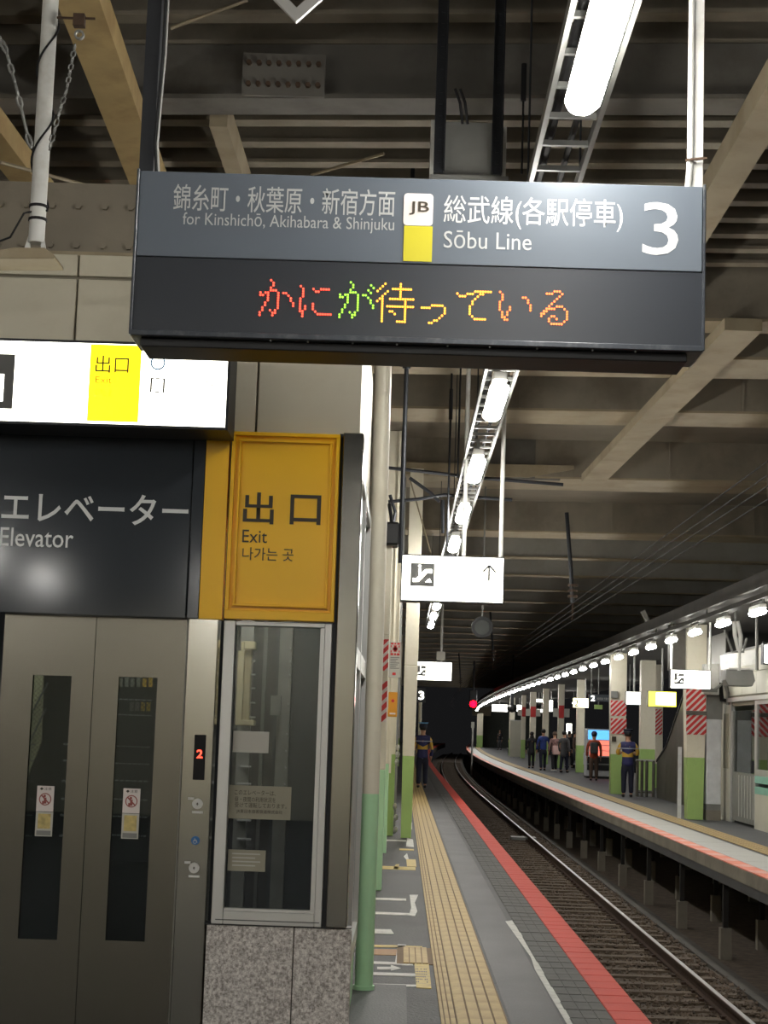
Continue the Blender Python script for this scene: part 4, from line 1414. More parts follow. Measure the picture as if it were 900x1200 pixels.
for (name_, dots, ox, oy, m) in (('か', KA, 305.9, 328.1, 'led_red'), ('に', NI, 352.6, 335.4, 'led_red'), ('が', GA, 399.2, 330.6, 'led_green'), ('待', MATSU, 442.8, 332.3, 'led_amber'),
                                 ('っ', TU, 494.4, 357.6, 'led_amber'), ('て', TE, 536.1, 341.1, 'led_amber'), ('い', II, 586.1, 342.2, 'led_orange'), ('る', RU, 635, 341.1, 'led_orange')):
    o_ = P(ox, oy, YL + .008)
    b = MB()
    for (i, j_) in dots:
        b.disc((o_.x + i * pitch, o_.z - j_ * pitch), pitch * .42, YL + .006, YL + .0095, 8)
    b.build('led_character', m, board, kind='stuff')
# hangers
for (px0, w_, m_, nm) in ((172.5, .055, 'dark_metal', 'dark hanger post'), (814.5, .05, 'white_metal', 'white hanger post')):
    p = P(px0, 200 if px0 < 400 else 215, YL + .15)
    q_ = (p.x, YL + .15)
    MB().box(q_[0] - w_ / 2, q_[0] + w_ / 2, q_[1] - w_ / 2, q_[1] + w_ / 2, LZ1, ZB + 1).build('hanger_post', m_, board, label=nm)
p = P(804, 215, YL + .15)
MB().tube([(p.x + .0, YL + .12, LZ1), (p.x + .008, YL + .12, LZ1 + .1), (p.x + .01, YL + .12, LZ1 + .15), (p.x + .01, YL + .12, ZB + 1)], .012, 8).build('conduit', 'white_metal', board)
MB().bar((p.x - .01, YL + .10, LZ1 + .13), (p.x + .07, YL + .10, LZ1 + .14), .012, .008).build('clamp', 'rust_metal', board)
for dx, r_ in ((.026, .006), (.036, .004)):
    p = P(176, 195, YL + .1)
    MB().tube([(p.x + dx, YL + .11, LZ1), (p.x + dx - .014, YL + .11, LZ1 + .14), (p.x + dx, YL + .11, LZ1 + .5), (p.x + dx + .004, YL + .11, ZB + 1)], r_, 8).build('cable', 'alu' if r_ < .005 else 'rubber', board)

# ------------------------------------------------------------------ hanging equipment near the top
# white pipe with base plate at the left
YP = 7.3
pp = thing('hanging_pipe', P(48, 295, YP), 'white hanging pipe with a flange plate at its foot, left of the board', 'pipe')
pa = P(42.5, 285, YP)
MB().tube([(pa.x, YP, pa.z), (pa.x, YP, ZB + 1)], .036, 16).build('pipe', 'white_metal', pp, smooth=True)
MB().prism([P(-30, 303, YP - .1), P(64, 303, YP - .1), P(64, 299, YP - .1), P(52, 290, YP - .1), P(15, 290, YP - .1), P(-30, 299, YP - .1)], (0, .2, 0)).build('flange_plate', 'girder_light', pp, bevel=.003)
for dx in (-.05, .045):
    MB().prism([(pa.x + dx, YP - .01, pa.z - .03), (pa.x + dx * .6, YP - .01, pa.z + .05), (pa.x + dx * .5, YP - .01, pa.z - .03)], (0, .02, 0)).build('gusset', 'white_metal', pp)
# spiralled cable
pts = []
for i in range(90):
    a = i * .27
    pts.append((pa.x + .042 * math.cos(a), YP + .042 * math.sin(a), pa.z + .15 + i * .018))
MB().tube([P(-20, 290, YP - .06), P(12, 278, YP - .06), P(28, 250, YP - .06), (pa.x - .04, YP - .03, pa.z + .13)] + pts, .005, 6).build('cable', 'rubber', pp)
for z in (.10, .16):
    MB().tube([(pa.x, YP, pa.z + z), (pa.x, YP, pa.z + z + .012)], .041, 14).build('strap', 'rubber', pp)


def chain(name, pts, label, link=.03, r=.0045):
    t = thing(name, pts[-1], label, 'chain')
    b = MB()
    for i in range(len(pts) - 1):
        a, c_ = Vector(pts[i]), Vector(pts[i + 1])
        L = (c_ - a).length
        n = max(1, int(L / link))
        d = (c_ - a) / n
        for k in range(n):
            m0, m1 = a + d * k, a + d * (k + 1)
            sd_ = Vector((1, 0, 0)) if k % 2 else Vector((0, 1, 0))
            s_ = sd_ * .009
            b.tube([m0 - s_ * .2, m0 + d * .25 + s_, m0 + d * .75 + s_, m1 + d * .1], r, 5)
            b.tube([m0 - s_ * .2, m0 + d * .25 - s_, m0 + d * .75 - s_, m1 + d * .1], r, 5)
    b.build('links', 'grey_metal', t, kind='stuff')
    return t


ch = chain('chain', [P(88, 52, 7.2), P(78, 105, 7.2), P(70, 130, 7.2), P(58, 175, 7.2)], 'thin chain hanging from a ring right of the white pipe')
c = P(93, 41, 7.2)
MB().ring((c.x, c.z), .022, .014, 7.19, 7.21, 18).build('ring', 'grey_metal', ch)
c = P(93, 25, 7.2)
MB().box(c.x - .025, c.x + .025, 7.18, 7.22, c.z - .025, c.z + .03).box(c.x - .1, c.x + .07, 7.195, 7.205, c.z + .01, c.z + .018).build('clamp', 'rust_metal', ch)
ch2 = chain('chain', [P(-6, 30, 7.0), P(8, 62, 7.0), P(18, 98, 7.0), P(28, 140, 7.0), P(36, 172, 7.0)], 'heavy chain with shackles at the far left edge', link=.045, r=.006)
# chevron frame of a hanging diamond board at the top edge
YD = 5.6
c = P(349.5, -38, YD)
dd = .195
di = thing('diamond_sign', (c.x, YD, c.z), 'grey diamond shaped frame cut off by the top edge', 'sign')
b = MB()
for k in range(4):
    a0, a1 = R(90 * k), R(90 * k + 90)
    o0 = (c.x + dd * math.cos(a0), c.z + dd * math.sin(a0)); o1 = (c.x + dd * math.cos(a1), c.z + dd * math.sin(a1))
    i0 = (c.x + dd * .74 * math.cos(a0), c.z + dd * .74 * math.sin(a0)); i1 = (c.x + dd * .74 * math.cos(a1), c.z + dd * .74 * math.sin(a1))
    b.prism([(o0[0], YD, o0[1]), (o1[0], YD, o1[1]), (i1[0], YD, i1[1]), (i0[0], YD, i0[1])], (0, .02, 0))
b.build('frame', 'alu', di)
MB().tube([(c.x, YD + .01, c.z + dd), (c.x, YD + .01, ZB + .9)], .006, 6).build('rod', 'dark_metal', di)
# equipment box with two dark channels
YQ = 9.6
eqx = thing('ceiling_equipment_box', P(548, 205, YQ), 'grey equipment box hung from two dark channels above the board', 'equipment box')
X0, X1_, Z0, Z1 = rect(505, 143, 592, 215, YQ)
MB().box(X0 + .02, X1_ - .02, YQ, YQ + .3, Z0 - .05, Z1).build('box', 'grey_metal', eqx, bevel=.004)
MB().box(X0 - .005, X0 + .018, YQ - .02, YQ + .1, Z0 - .05, Z1).box(X1_ - .018, X1_ + .005, YQ - .02, YQ + .1, Z0 - .05, Z1 - .03).build('side_bar', 'white_metal', eqx)
MB().box(X0, X1_ + .02, YQ - .03, YQ - .0, Z0 - .0, Z0 + .04).build('ledge', 'grey_metal', eqx)
for px in (517, 584):
    p = P(px, 110, YQ - .05)
    b = MB()
    b.box(p.x - .032, p.x + .032, YQ - .06, YQ - .05, Z0 + .04, ZB + .42)
    b.box(p.x - .032, p.x - .024, YQ - .09, YQ - .06, Z0 + .04, ZB + .42).box(p.x + .024, p.x + .032, YQ - .09, YQ - .06, Z0 + .04, ZB + .42)
    for k in range(14):
        b.box(p.x - .01, p.x + .01, YQ - .064, YQ - .058, Z0 + .1 + k * .07, Z0 + .125 + k * .07)
    b.build('channel', 'dark_metal', eqx)
for dx in (0, .03):
    p = P(533, 108, YQ)
    MB().tube([(p.x + dx, YQ - .05, p.z), (p.x + dx + .03, YQ - .05, p.z - .08), (p.x + dx + .05, YQ - .02, Z1 - .02)], .009, 6).build('cable', 'rubber', eqx)
b = MB()
p = P(614, 90, YQ + .2)
b.tube([(p.x, YQ + .2, p.z + .02), (p.x, YQ + .2, p.z - .6)], .007, 6).tube([(p.x, YQ + .2, p.z + .08), (p.x, YQ + .2, p.z - .15)], .016, 8)
b.build('hanging_cable', 'rubber', label='dark hanging cable with a sleeve right of the equipment box', cat='cable')
# dark vertical conduits seen between the board and the escalator sign
for i, (px, yt_, yb_, Y_, r_, m_) in enumerate(((477, 412, 660, 13.5, .018, 'dark_metal'), (528, 486, 640, 19.0, .012, 'dark_metal'), (540, 420, 560, 17.0, .01, 'dark_metal'))):
    a, b_ = P(px + 1, yt_ - 30, Y_), P(px - 3, yb_, Y_)
    b = MB().tube([(a.x, Y_, ZB + 1.01), (a.x, Y_, b_.z)], r_, 8)
    b.tube([(a.x, Y_, a.z), (a.x, Y_, a.z - .35)], r_ * 1.8, 8)
    b.build('drop_pipe', m_, label=['dark drop pipe left of the lamp row', 'thin dark drop pipe with a sleeve left of the lamps', 'thin dark rod next to the lamp row'][i], cat='pipe')
# branching brackets left of the lamps
bk = thing('cable_bracket', P(470, 590, 20), 'tangle of dark brackets and cables above the escalator sign', 'bracket')
for pts in ([(452, 548, 20), (500, 553, 20), (560, 560, 20), (660, 568, 20)], [(455, 588, 20), (490, 585, 20), (520, 580, 20), (600, 586, 20)], [(480, 560, 20), (505, 578, 20), (515, 588, 20)], [(519, 586, 20), (519, 625, 20)], [(457, 580, 20), (463, 600, 20), (461, 612, 20)]):
    MB().tube([P(*p) for p in pts], .022, 6).build('arm', 'dark_metal', bk)

# round mirror hanging
YR = 28
c = P(565, 735, YR)
mi = thing('round_mirror', (c.x, YR, c.z), 'round dark rimmed mirror hanging under the escalator sign', 'mirror')
MB().ring((c.x, c.z), .175, .125, YR - .03, YR + .05, 28).build('rim', 'black', mi)
MB().disc((c.x, c.z), .13, YR, YR + .02, 28).build('mirror_glass', 'mirror_dark', mi)
MB().tube([(c.x, YR, c.z + .17), (c.x, YR, ZB + 1.01)], .015, 8).build('rod', 'grey_metal', mi)


# ================================================================== LEFT PIPES AND PILLARS
gp = thing('drain_pipe', (-.2, 10.75, 0), 'round pipe painted cream above and green below at the tower corner', 'pipe')
p0 = G(426, 1160)
yP_ = p0.y
zc = P(432, 930, yP_).z
MB().tube([(p0.x, yP_, 0.0), (p0.x, yP_, zc)], .058, 20).build('green_pipe', 'green_paint', gp, smooth=True)
MB().tube([(p0.x, yP_, zc), (p0.x - .01, yP_, 4.35)], .058, 20).build('cream_pipe', 'cream_paint', gp, smooth=True)
MB().tube([(p0.x, yP_, 0.0), (p0.x, yP_, .03)], .068, 20).build('foot_ring', 'green_paint', gp, smooth=True)


def pillar(name, x0, x1, ya_, yb_, z1, zc, low, label, up='cream_paint', taper=0.0, group=None, parts=None):
    t = thing(name, ((x0 + x1) / 2, ya_, 0), label, 'pillar', group)

    def prm(za, zb, nm, m):
        def hw(z):
            return (x1 - x0) / 2 * (1 - taper * (1 - min(1, z / 2.6)))
        c = (x0 + x1) / 2
        b = MB()
        a_, b2 = hw(za), hw(zb)
        b.add([(c - a_, ya_, za), (c + a_, ya_, za), (c + a_, yb_, za), (c - a_, yb_, za), (c - b2, ya_, zb), (c + b2, ya_, zb), (c + b2, yb_, zb), (c - b2, yb_, zb)],
              [(0, 3, 2, 1), (4, 5, 6, 7), (0, 1, 5, 4), (1, 2, 6, 5), (2, 3, 7, 6), (3, 0, 4, 7)])
        b.build(nm, m, t, bevel=.006)
    prm(0, zc, 'lower_shaft', low)
    if z1 > 2.6:
        prm(zc, 2.6, 'upper_shaft', up)
        prm(2.6, z1, 'upper_shaft', up)
    else:
        prm(zc, z1, 'upper_shaft', up)
    return t


def stripes(parent, X0, X1, Z0, Z1, Y, n=5):
    o = MB().box(X0, X1, Y - .006, Y, Z0, Z1).build('warning_panel', 'stripe_white', parent, label='red and white diagonal striped panel')
    W, H = X1 - X0, Z1 - Z0
    b = MB()
    step = (W + H) / n
    for k in range(n + 1):
        d0 = -H + k * step
        d1 = d0 + step * .58

        def clip(poly):
            # clip polygon to rect with Sutherland-Hodgman
            for ax, lim, sg in ((0, 0, 1), (0, W, -1), (1, 0, 1), (1, H, -1)):
                out = []
                for i in range(len(poly)):
                    a, c_ = poly[i - 1], poly[i]
                    ia, ic_ = sg * (a[ax] - lim) >= 0, sg * (c_[ax] - lim) >= 0
                    if ia != ic_:
                        t_ = (lim - a[ax]) / (c_[ax] - a[ax])
                        out.append((a[0] + t_ * (c_[0] - a[0]), a[1] + t_ * (c_[1] - a[1])))
                    if ic_:
                        out.append(c_)
                poly = out
                if not poly:
                    return []
            return poly
        pg = clip([(d0, 0), (d1, 0), (d1 + H, H), (d0 + H, H)])
        if len(pg) >= 3:
            b.prism([(X0 + u, Y - .009, Z0 + v) for u, v in pg], (0, .003, 0))
    b.build('red_stripes', 'stripe_red', o)
    return o


# second, third, fourth green pillars of the near platform
Y2 = 17.7
xe = P(447, 1037, Y2).x
p2 = pillar('platform_pillar', xe - .24, xe, Y2, Y2 + .35, 3.55, P(445, 902, Y2).z, 'green_paint', 'cream and teal green pillar with red stripes behind the pipe', group='pillars of the near platform')
for bx in ((440, 749, 454.5, 786), (440, 798, 454.5, 846)):
    X0, X1_, Z0, Z1 = rect(*bx, Y2)
    stripes(p2, xe - .235, xe - .005, Z0, Z1, Y2 - .002, 6)
MB().box(xe - .14, xe - .12, Y2 - .06, Y2 - .03, .35, 3.5).build('conduit', 'cream_paint', p2)
b = thing('loudspeaker', (xe - .02, Y2 - .1, 3.56), 'black loudspeaker box standing on the first green pillar', 'loudspeaker')
sx_ = rect(451.5, 613, 468, 640, Y2)
MB().box(sx_[0], sx_[1], Y2 - .12, Y2 + .2, sx_[2], sx_[3]).build('cabinet', 'black', b, bevel=.02)
MB().box(sx_[0] - .07, sx_[0] + .0, Y2 - .08, Y2 + .1, sx_[2] - .02, sx_[2] + .04).build('bracket', 'rust_metal', b)
MB().tube([P(456, 590, Y2), P(458, 602, Y2), P(459, 614, Y2)], .02, 8).build('cable', 'rubber', b)
Y3 = 22.9
xe3 = P(452.5, 997, Y3).x
p3 = pillar('platform_pillar', xe3 - .2, xe3, Y3, Y3 + .35, ZB, P(451, 895, Y3).z, 'green_paint', 'cream and green pillar just behind the striped pillar', group='pillars of the near platform')
MB().box(xe3 + .0, xe3 + .03, Y3 - .03, Y3, P(456, 906, Y3).z, ZB).build('conduit', 'cream_paint', p3)
Y4 = 26.6
xe4 = P(460.5, 977, Y4).x
p4 = pillar('platform_pillar', xe4 - .2, xe4, Y4, Y4 + .35, ZB, P(458, 884, Y4).z, 'lime_paint', 'narrow green pillar left of the lime pillar', group='pillars of the near platform')
Y5 = 26.2
xl0, xl1 = P(468.5, 977, Y5).x - .01, P(481.5, 977, Y5).x + .03
p5 = pillar('platform_pillar', xl0, xl1, Y5, Y5 + .22, ZB, P(475, 886, Y5).z, 'lime_paint', 'lime green and cream pillar beside the walking guard', taper=.25, group='pillars of the near platform')
# pipes between
for i, (px, r_, m_) in enumerate(((462.5, .03, 'dark_metal'), (466, .025, 'grey_metal'))):
    a = P(px, 800, 27.2)
    MB().tube([(a.x, 27.2, 0), (a.x, 27.2, ZB)], r_ * 1.6, 8).build('drop_pipe', m_, label=['dark pipe in the gap left of the lime pillar', 'grey pipe in the gap left of the lime pillar'][i], cat='pipe')
cb = thing('cable_cluster', (P(466, 960, 26.4).x, 26.4, .1), 'bright tangle of cable fittings low in the gap beside the lime pillar', 'cables')
for k, (px, py) in enumerate(((466, 876), (466, 884), (465, 893), (463, 945), (464, 958), (463.5, 972))):
    a = P(px, py, 26.4)
    MB().ball(a, .035, n=8, sc=(1, 1, 1.5)).build('fitting', 'alu', cb)
# notice board and yellow box
YB = 21.0
nb_ = thing('notice_board', P(462, 795, YB), 'white notice board with a red symbol beside the striped pillar', 'notice board')
X0, X1_, Z0, Z1 = rect(455.5, 752, 470, 794, YB)
MB().box(X0, X1_, YB, YB + .03, Z0, Z1).build('board', 'paper', nb_, bevel=.002)
MB().bar((X0 + .02, YB + .03, Z1 - .1), (xe3 - .02, Y3 + .02, Z1 - .1), .02, .02).bar((X0 + .02, YB + .03, Z0 + .1), (xe3 - .02, Y3 + .02, Z0 + .1), .02, .02).build('bracket', 'grey_metal', nb_)
ax0, ax1 = X0 + .02, X1_ - .02
rr_ = MB()
for (a0, a1, c0, c1) in ((0, .3, .62, .68), (.4, .6, .62, .68), (.7, 1, .62, .68), (0, .3, .92, .97), (.4, .6, .92, .97), (.7, 1, .92, .97), (0, .12, .7, .76), (.88, 1, .7, .76), (0, .12, .84, .9), (.88, 1, .84, .9), (.35, .65, .72, .9), (.25, .75, .76, .84)):
    rr_.box(ax0 + (ax1 - ax0) * a0, ax0 + (ax1 - ax0) * a1, YB - .003, YB, Z0 + (Z1 - Z0) * c0, Z0 + (Z1 - Z0) * c1)
rr_.build('red_symbol', 'stripe_red', nb_)
rr_ = MB()
for k in range(7):
    z = Z0 + (Z1 - Z0) * (.56 - k * .05)
    rr_.box(ax0, ax1 - .02 * (k % 3), YB - .003, YB, z - .006, z + .004)
rr_.build('printed_lines', 'grey_metal', nb_)
MB().box(ax0 + .03, ax1 - .04, YB - .003, YB, Z0 + .03, Z0 + .06).build('red_mark', 'stripe_red', nb_)
YO = 21.6
ob = thing('orange_box', P(460, 840, YO), 'orange emergency button box below the notice board', 'button box')
X0, X1_, Z0, Z1 = rect(455, 811, 465.5, 840, YO)
MB().box(X0, X1_, YO, YO + .1, Z0, Z1).build('box', 'box_orange', ob, bevel=.006)
MB().box(X0 + .02, X1_ - .02, YO - .006, YO, Z0 + .03, Z0 + .05).build('label_plate', 'stripe_white', ob)
MB().bar((X0 + .02, YO + .1, Z0 + .1), (xe3 - .02, Y3 + .02, Z0 + .1), .03, .03).build('bracket', 'grey_metal', ob)
MB().disc(((X0 + X1_) / 2, Z0 + .2), .02, YO - .012, YO, 14).build('button', 'stripe_red', ob)
# further pillars beyond the walking guard and a stairway flank
for k, (Y_, X_) in enumerate(((39.0, -.18), (56.0, -.1), (74.0, -.05))):
    pillar('platform_pillar', X_ - .3, X_, Y_, Y_ + .3, ZB, 1.2, 'lime_paint', ORD[k] + ' far pillar of the near platform behind the lime pillar', group='pillars of the near platform')
MB().strip(-1.5, -1.3, 12, 70, 0, 3.0).build('wall_stair', 'cream_paint', kind='structure', label='cream stairway wall behind the left pillars')
wend = MB().box(-9, -8.8, -14, 60, 0, ZB + 1).build('wall_west', 'concrete', kind='structure', label='concrete wall far left of the near platform')

# ================================================================== FAR PLATFORM OBJECTS
PA = 35.1
xa0, xa1 = P(803.5, 880, PA).x, P(827.5, 880, PA).x
pA = pillar('platform_pillar', xa0, xa1, PA, PA + .4, 3.96, P(815, 888, PA).z, 'lime_paint', 'large lime green and cream striped pillar beside the office', taper=.25, group='pillars of the far platform')
for bx in ((804, 808, 827, 833), (804, 838, 827.5, 861)):
    X0, X1_, Z0, Z1 = rect(*bx, PA)
    stripes(pA, X0, X1_, Z0, Z1, PA - .012, 6)
MB().box(xa0 + .0, xa1 + .0, PA - .05, PA, P(815, 837.8, PA).z, P(815, 833.2, PA).z).build('band', 'girder_grey', pA)
X0, X1_, Z0, Z1 = rect(786, 737, 829, 786, PA + .1)
MB().box(X0, X1_, PA + .12, PA + .5, Z0, 3.95).build('capital', 'girder_grey', pA)
PBY = 48.6
xb0, xb1 = P(715, 870, PBY).x, P(733.5, 870, PBY).x
pB = pillar('platform_pillar', xb0, xb1, PBY, PBY + .4, 3.96, P(725, 884, PBY).z, 'lime_paint', 'striped lime green and cream pillar behind the standing guard', taper=.2, group='pillars of the far platform')
for bx in ((715.5, 821, 734, 839), (715.5, 842, 734, 860)):
    X0, X1_, Z0, Z1 = rect(*bx, PBY)
    stripes(pB, X0, X1_, Z0, Z1, PBY - .012, 6)
MB().box(P(717, 866, PBY).x, P(722, 866, PBY).x, PBY - .03, PBY, P(719, 869, PBY).z, P(719, 863, PBY).z).build('small_plate', 'ink', pB)
MB().box(P(716, 812, PBY).x, P(724, 812, PBY).x, PBY - .06, PBY, P(720, 818, PBY).z, P(720, 810, PBY).z).build('dark_box', 'grey_metal', pB)
PC = 52.6
xc0, xc1 = P(751, 850, PC).x, P(768, 850, PC).x
pC = pillar('platform_pillar', xc0, xc1, PC, PC + .4, 3.96, P(760, 878, PC).z, 'lime_paint', 'plain green and cream pillar between the guard and the stair', group='pillars of the far platform')
PD = 55.5
xd0, xd1 = P(768, 840, PD).x, P(777, 840, PD).x
pD = pillar('platform_pillar', xd0, xd1, PD, PD + .4, 3.96, P(772, 895, PD).z, 'lime_paint', 'narrow striped pillar next to the stair flank', group='pillars of the far platform')
X0, X1_, Z0, Z1 = rect(768, 831, 776, 861, PD)
stripes(pD, X0, X1_, Z0, Z1, PD - .012, 8)
for k, (px0, px1, Y_, st_) in enumerate(((676, 685, 73.8, 0), (654, 661, 82, 1), (636, 643, 90.5, 0), (621, 628, 99, 1), (611, 616, 109, 1), (597, 603, 118, 0), (559, 566, 168, 0))):
    x0, x1 = P(px0, 850, Y_).x, P(px1, 850, Y_).x
    pl = pillar('platform_pillar', x0, x1, Y_, Y_ + .35, 3.96 if Y_ < 150 else 3.3, 1.15, 'lime_paint', ORD[k] + ' distant pillar left of the drinks machine, counted leftwards', group='pillars of the far platform')
    if st_:
        zc_ = P(px0, 834, Y_).z
        MB().box(x0 + .02, x1 - .02, Y_ - .02, Y_, zc_ - .3, zc_ + .3).build('red_plate', 'stripe_red', pl)
        MB().box(x0 - .25, x1 + .25, Y_ - .01, Y_ + .0, zc_ - .25, zc_ + .15).build('white_plate', 'paper', pl)

# white cabinet next to pillar A
bxw = rect(828, 843, 845, 961, PA - .05)
wcb = thing('white_cabinet', ((bxw[0] + bxw[1]) / 2, PA, 0), 'tall white metal cabinet between large pillar and office wall', 'cabinet')
MB().box(bxw[0], bxw[1], PA - .05, PA + .35, .32, bxw[3]).build('cabinet_body', 'vend_body', wcb, bevel=.01)
MB().box(bxw[0] + .01, bxw[1] - .0, PA - .04, PA + .35, .2, .32).build('dark_band', 'grey_metal', wcb)
MB().box(bxw[0], bxw[1], PA - .07, PA + .36, 0, .2).build('plinth', 'concrete', wcb)
MB().box(bxw[0] + .0, bxw[1] + .03, PA + .0, PA + .3, bxw[3], P(835, 800, PA).z).build('upper_duct', 'grey_metal', wcb)
eqb = thing('equipment_case', P(836, 806, PA - .2), 'grey equipment case with conduits above the white cabinet', 'equipment box')
X0, X1_, Z0, Z1 = rect(825, 778, 843, 814, PA - .3)
MB().box(X0, X1_, PA - .3, PA - .05, Z0, Z1).build('case', 'white_metal', eqb, bevel=.01)
MB().box(X0 - .05, X1_ - .04, PA - .32, PA - .3, Z0 + .05, Z0 + .12).build('plate', 'grey_metal', eqb)
MB().tube([P(838, 808, PA - .35), P(848, 800, PA - .35), P(853, 812, PA - .35), P(853, 826, PA - .3)], .035, 8).build('conduit', 'grey_metal', eqb)
MB().tube([P(844, 800, PA - .2), P(846, 820, PA - .2), P(860, 822, PA - .2)], .05, 8).build('conduit', 'rubber', eqb)

# office building
OX = 6.62
of = thing('office_wall', (OX, 32, 0), 'cream station office with a glazed door and lit window', 'office', kind='structure')
def oy(px, py=900):
    r = ray(px, py)
    return OX / r.x * r.y
yd0, yd1 = oy(885), oy(856)      # door near .. far
yw = oy(846)
zt_ = 3.35
ywin = 22.0
MB().box(OX, OX + .1, yd1 + .06, yw + .2, 0, zt_ - .9).build('wall_section', 'office_wall', of)
for k in range(12):
    ya_ = 20 + k * 1.35
    if ya_ + 1.33 > yw + .2:
        break
    for zz in (2.5, 2.93):
        MB().box(OX - .01, OX + .1, ya_, ya_ + 1.33, zz, zz + .42).build('tile_panel', 'office_wall', of, bevel=.004)
MB().box(OX + .02, OX + .1, 18, yw + .2, 2.3, zt_).build('backing', 'joint', of)
MB().box(OX - .05, OX + .1, 18, yw + .2, 2.38, 2.46).build('ledge', 'alu', of)
MB().box(OX, OX + .08, yd0, yd0 + .07, 0, 2.38).box(OX, OX + .08, yd1 - .02, yd1 + .06, 0, 2.38).build('door_frame', 'alu', of)
dr_ = MB().box(OX + .03, OX + .07, yd0 + .08, yd1 - .03, .05, 1.0).box(OX + .03, OX + .07, yd0 + .08, yd0 + .2, 1.0, 2.2).box(OX + .03, OX + .07, yd1 - .15, yd1 - .03, 1.0, 2.2).build('door_panel', 'grey_metal', of)
MB().box(OX + .045, OX + .055, yd0 + .2, yd1 - .15, 1.0, 2.2).build('door_glass', 'glass_clear', of)
for k in range(6):
    yk = yd0 + .25 + k * .28
    MB().box(OX + .02, OX + .03, yk, yk + .04, .15, .95).build('door_rib', 'alu', of)
MB().box(OX - .03, OX + .03, yd0 + .22, yd0 + .3, 1.02, 1.25).build('door_handle', 'dark_metal', of)
MB().box(OX, OX + .06, 18, yd0, 0, .75).build('lower_wall', 'office_wall', of)
MB().box(OX - .005, OX + .06, 18, yd0, .85, .98).box(OX - .005, OX + .06, 18, yd0, .65, .78).build('green_band', 'office_green', of)
MB().box(OX, OX + .06, 18, yd0, .98, 1.1).box(OX, OX + .06, yd0 - .12, yd0, 1.1, 2.3).box(OX, OX + .06, 18, yd0, 2.3, 2.38).build('window_frame', 'alu', of)
MB().box(OX + .02, OX + .03, 18, yd0 - .12, 1.1, 2.3).build('window_glass', 'glass_clear', of)
MB().box(OX + .9, OX + .95, 18, 36, 0, 3.3).build('inner_wall', 'office_wall', of)
MB().box(OX + .1, 9.6, yw + .1, yw + .2, 0, zt_).build('end_wall', 'office_wall', of)
MB().box(OX + .05, 9.6, 18, yw + .2, zt_, zt_ + .06).build('office_roof', 'grey_metal', of)
for k in range(3):
    yk = 22 + k * 3.5
    MB().box(OX + .4, OX + .5, yk, yk + 1.2, 2.9, 2.95).build('inside_lamp', 'window_lit', of)
npb = MB().box(OX - .02, OX, oy(853.5), oy(848.5), 1.05, 2.15).build('poster_strip', 'paper_dull', of)

# hanging board backs, monitor and forked pole
hb = thing('hanging_monitor', P(865, 800, 29), 'grey hanging monitor box on a forked white pole', 'monitor')
YM = 30.0
X0, X1_, Z0, Z1 = rect(850, 785, 885, 804, YM)
MB().prism([(X0, YM, Z0 + .1), (X0 + .05, YM, Z0), (X1_ - .05, YM, Z0), (X1_, YM, Z0 + .1), (X1_ - .04, YM, Z1), (X0 + .02, YM, Z1)], (0, .4, 0)).build('monitor_case', 'grey_metal', hb, bevel=.01)
MB().box(X0 + .05, X1_ - .02, YM - .02, YM + .02, Z1 - .0, Z1 + .03).build('top_rail', 'white_metal', hb)
a = P(866.5, 765, YM)
b_ = P(866, 786, YM)
MB().tube([b_, a], .03, 8).build('pole', 'white_metal', hb)
MB().tube([a, P(861.5, 745, YM), P(860.5, 728, YM)], .04, 8).build('pole_fork', 'white_metal', hb)
MB().tube([a, P(868, 745, YM), P(864, 728, YM)], .04, 8).build('pole_fork', 'white_metal', hb)
MB().tube([P(862, 730, YM), (P(862, 730, YM).x, YM, 3.96)], .03, 8).build('pole', 'grey_metal', hb)
MB().tube([P(849, 738, YM), P(858, 763, YM)], .02, 6).tube([P(875, 748, YM), P(871, 763, YM)], .02, 6).build('strut', 'grey_metal', hb)
MB().box(P(857, 764, YM).x, P(872, 764, YM).x, YM - .03, YM + .03, a.z - .0, a.z + .03).build('cross_plate', 'grey_metal', hb)
bb_ = thing('sign_back', P(866, 780, 31), 'blank grey back of a hanging sign above the monitor', 'sign')
MB().prism([P(845, 768, 31.5), P(886, 761, 31), P(886, 778, 31), P(846, 785, 31.5)], (0, .12, 0)).build('panel', 'white_metal', bb_)
MB().tube([(P(887, 745, 31.0).x, 31, 3.96), P(887, 785, 31.0)], .03, 8).build('hanger', 'grey_metal', bb_)
wsg, _ = sign_box('lit_sign', (894.5, 755, 940, 779), 30, .2, 'lit white sign cut off by the right edge', frame=.02)


def fsign(name, box, Y, label, face='face_white', icon=None, hang=(), txt=None, tm='ink', tb_=None):
    t, q = sign_box(name, box, Y, .2, label, face, frame=.012, group='lit signs of the far platform')
    for hx in (hang or ((box[0] + box[2]) / 2,)):
        p = P(hx, box[1], Y + .1)
        MB().tube([(p.x, Y + .1, q[3]), (p.x, Y + .1, 3.96)], .025, 8).build('hanger', 'white_metal', t)
    if icon:
        esc_icon(t, icon, Y)
    if txt:
        text('lettering', txt, tb_, Y - .004, tm, t, offset=.015)
    return t


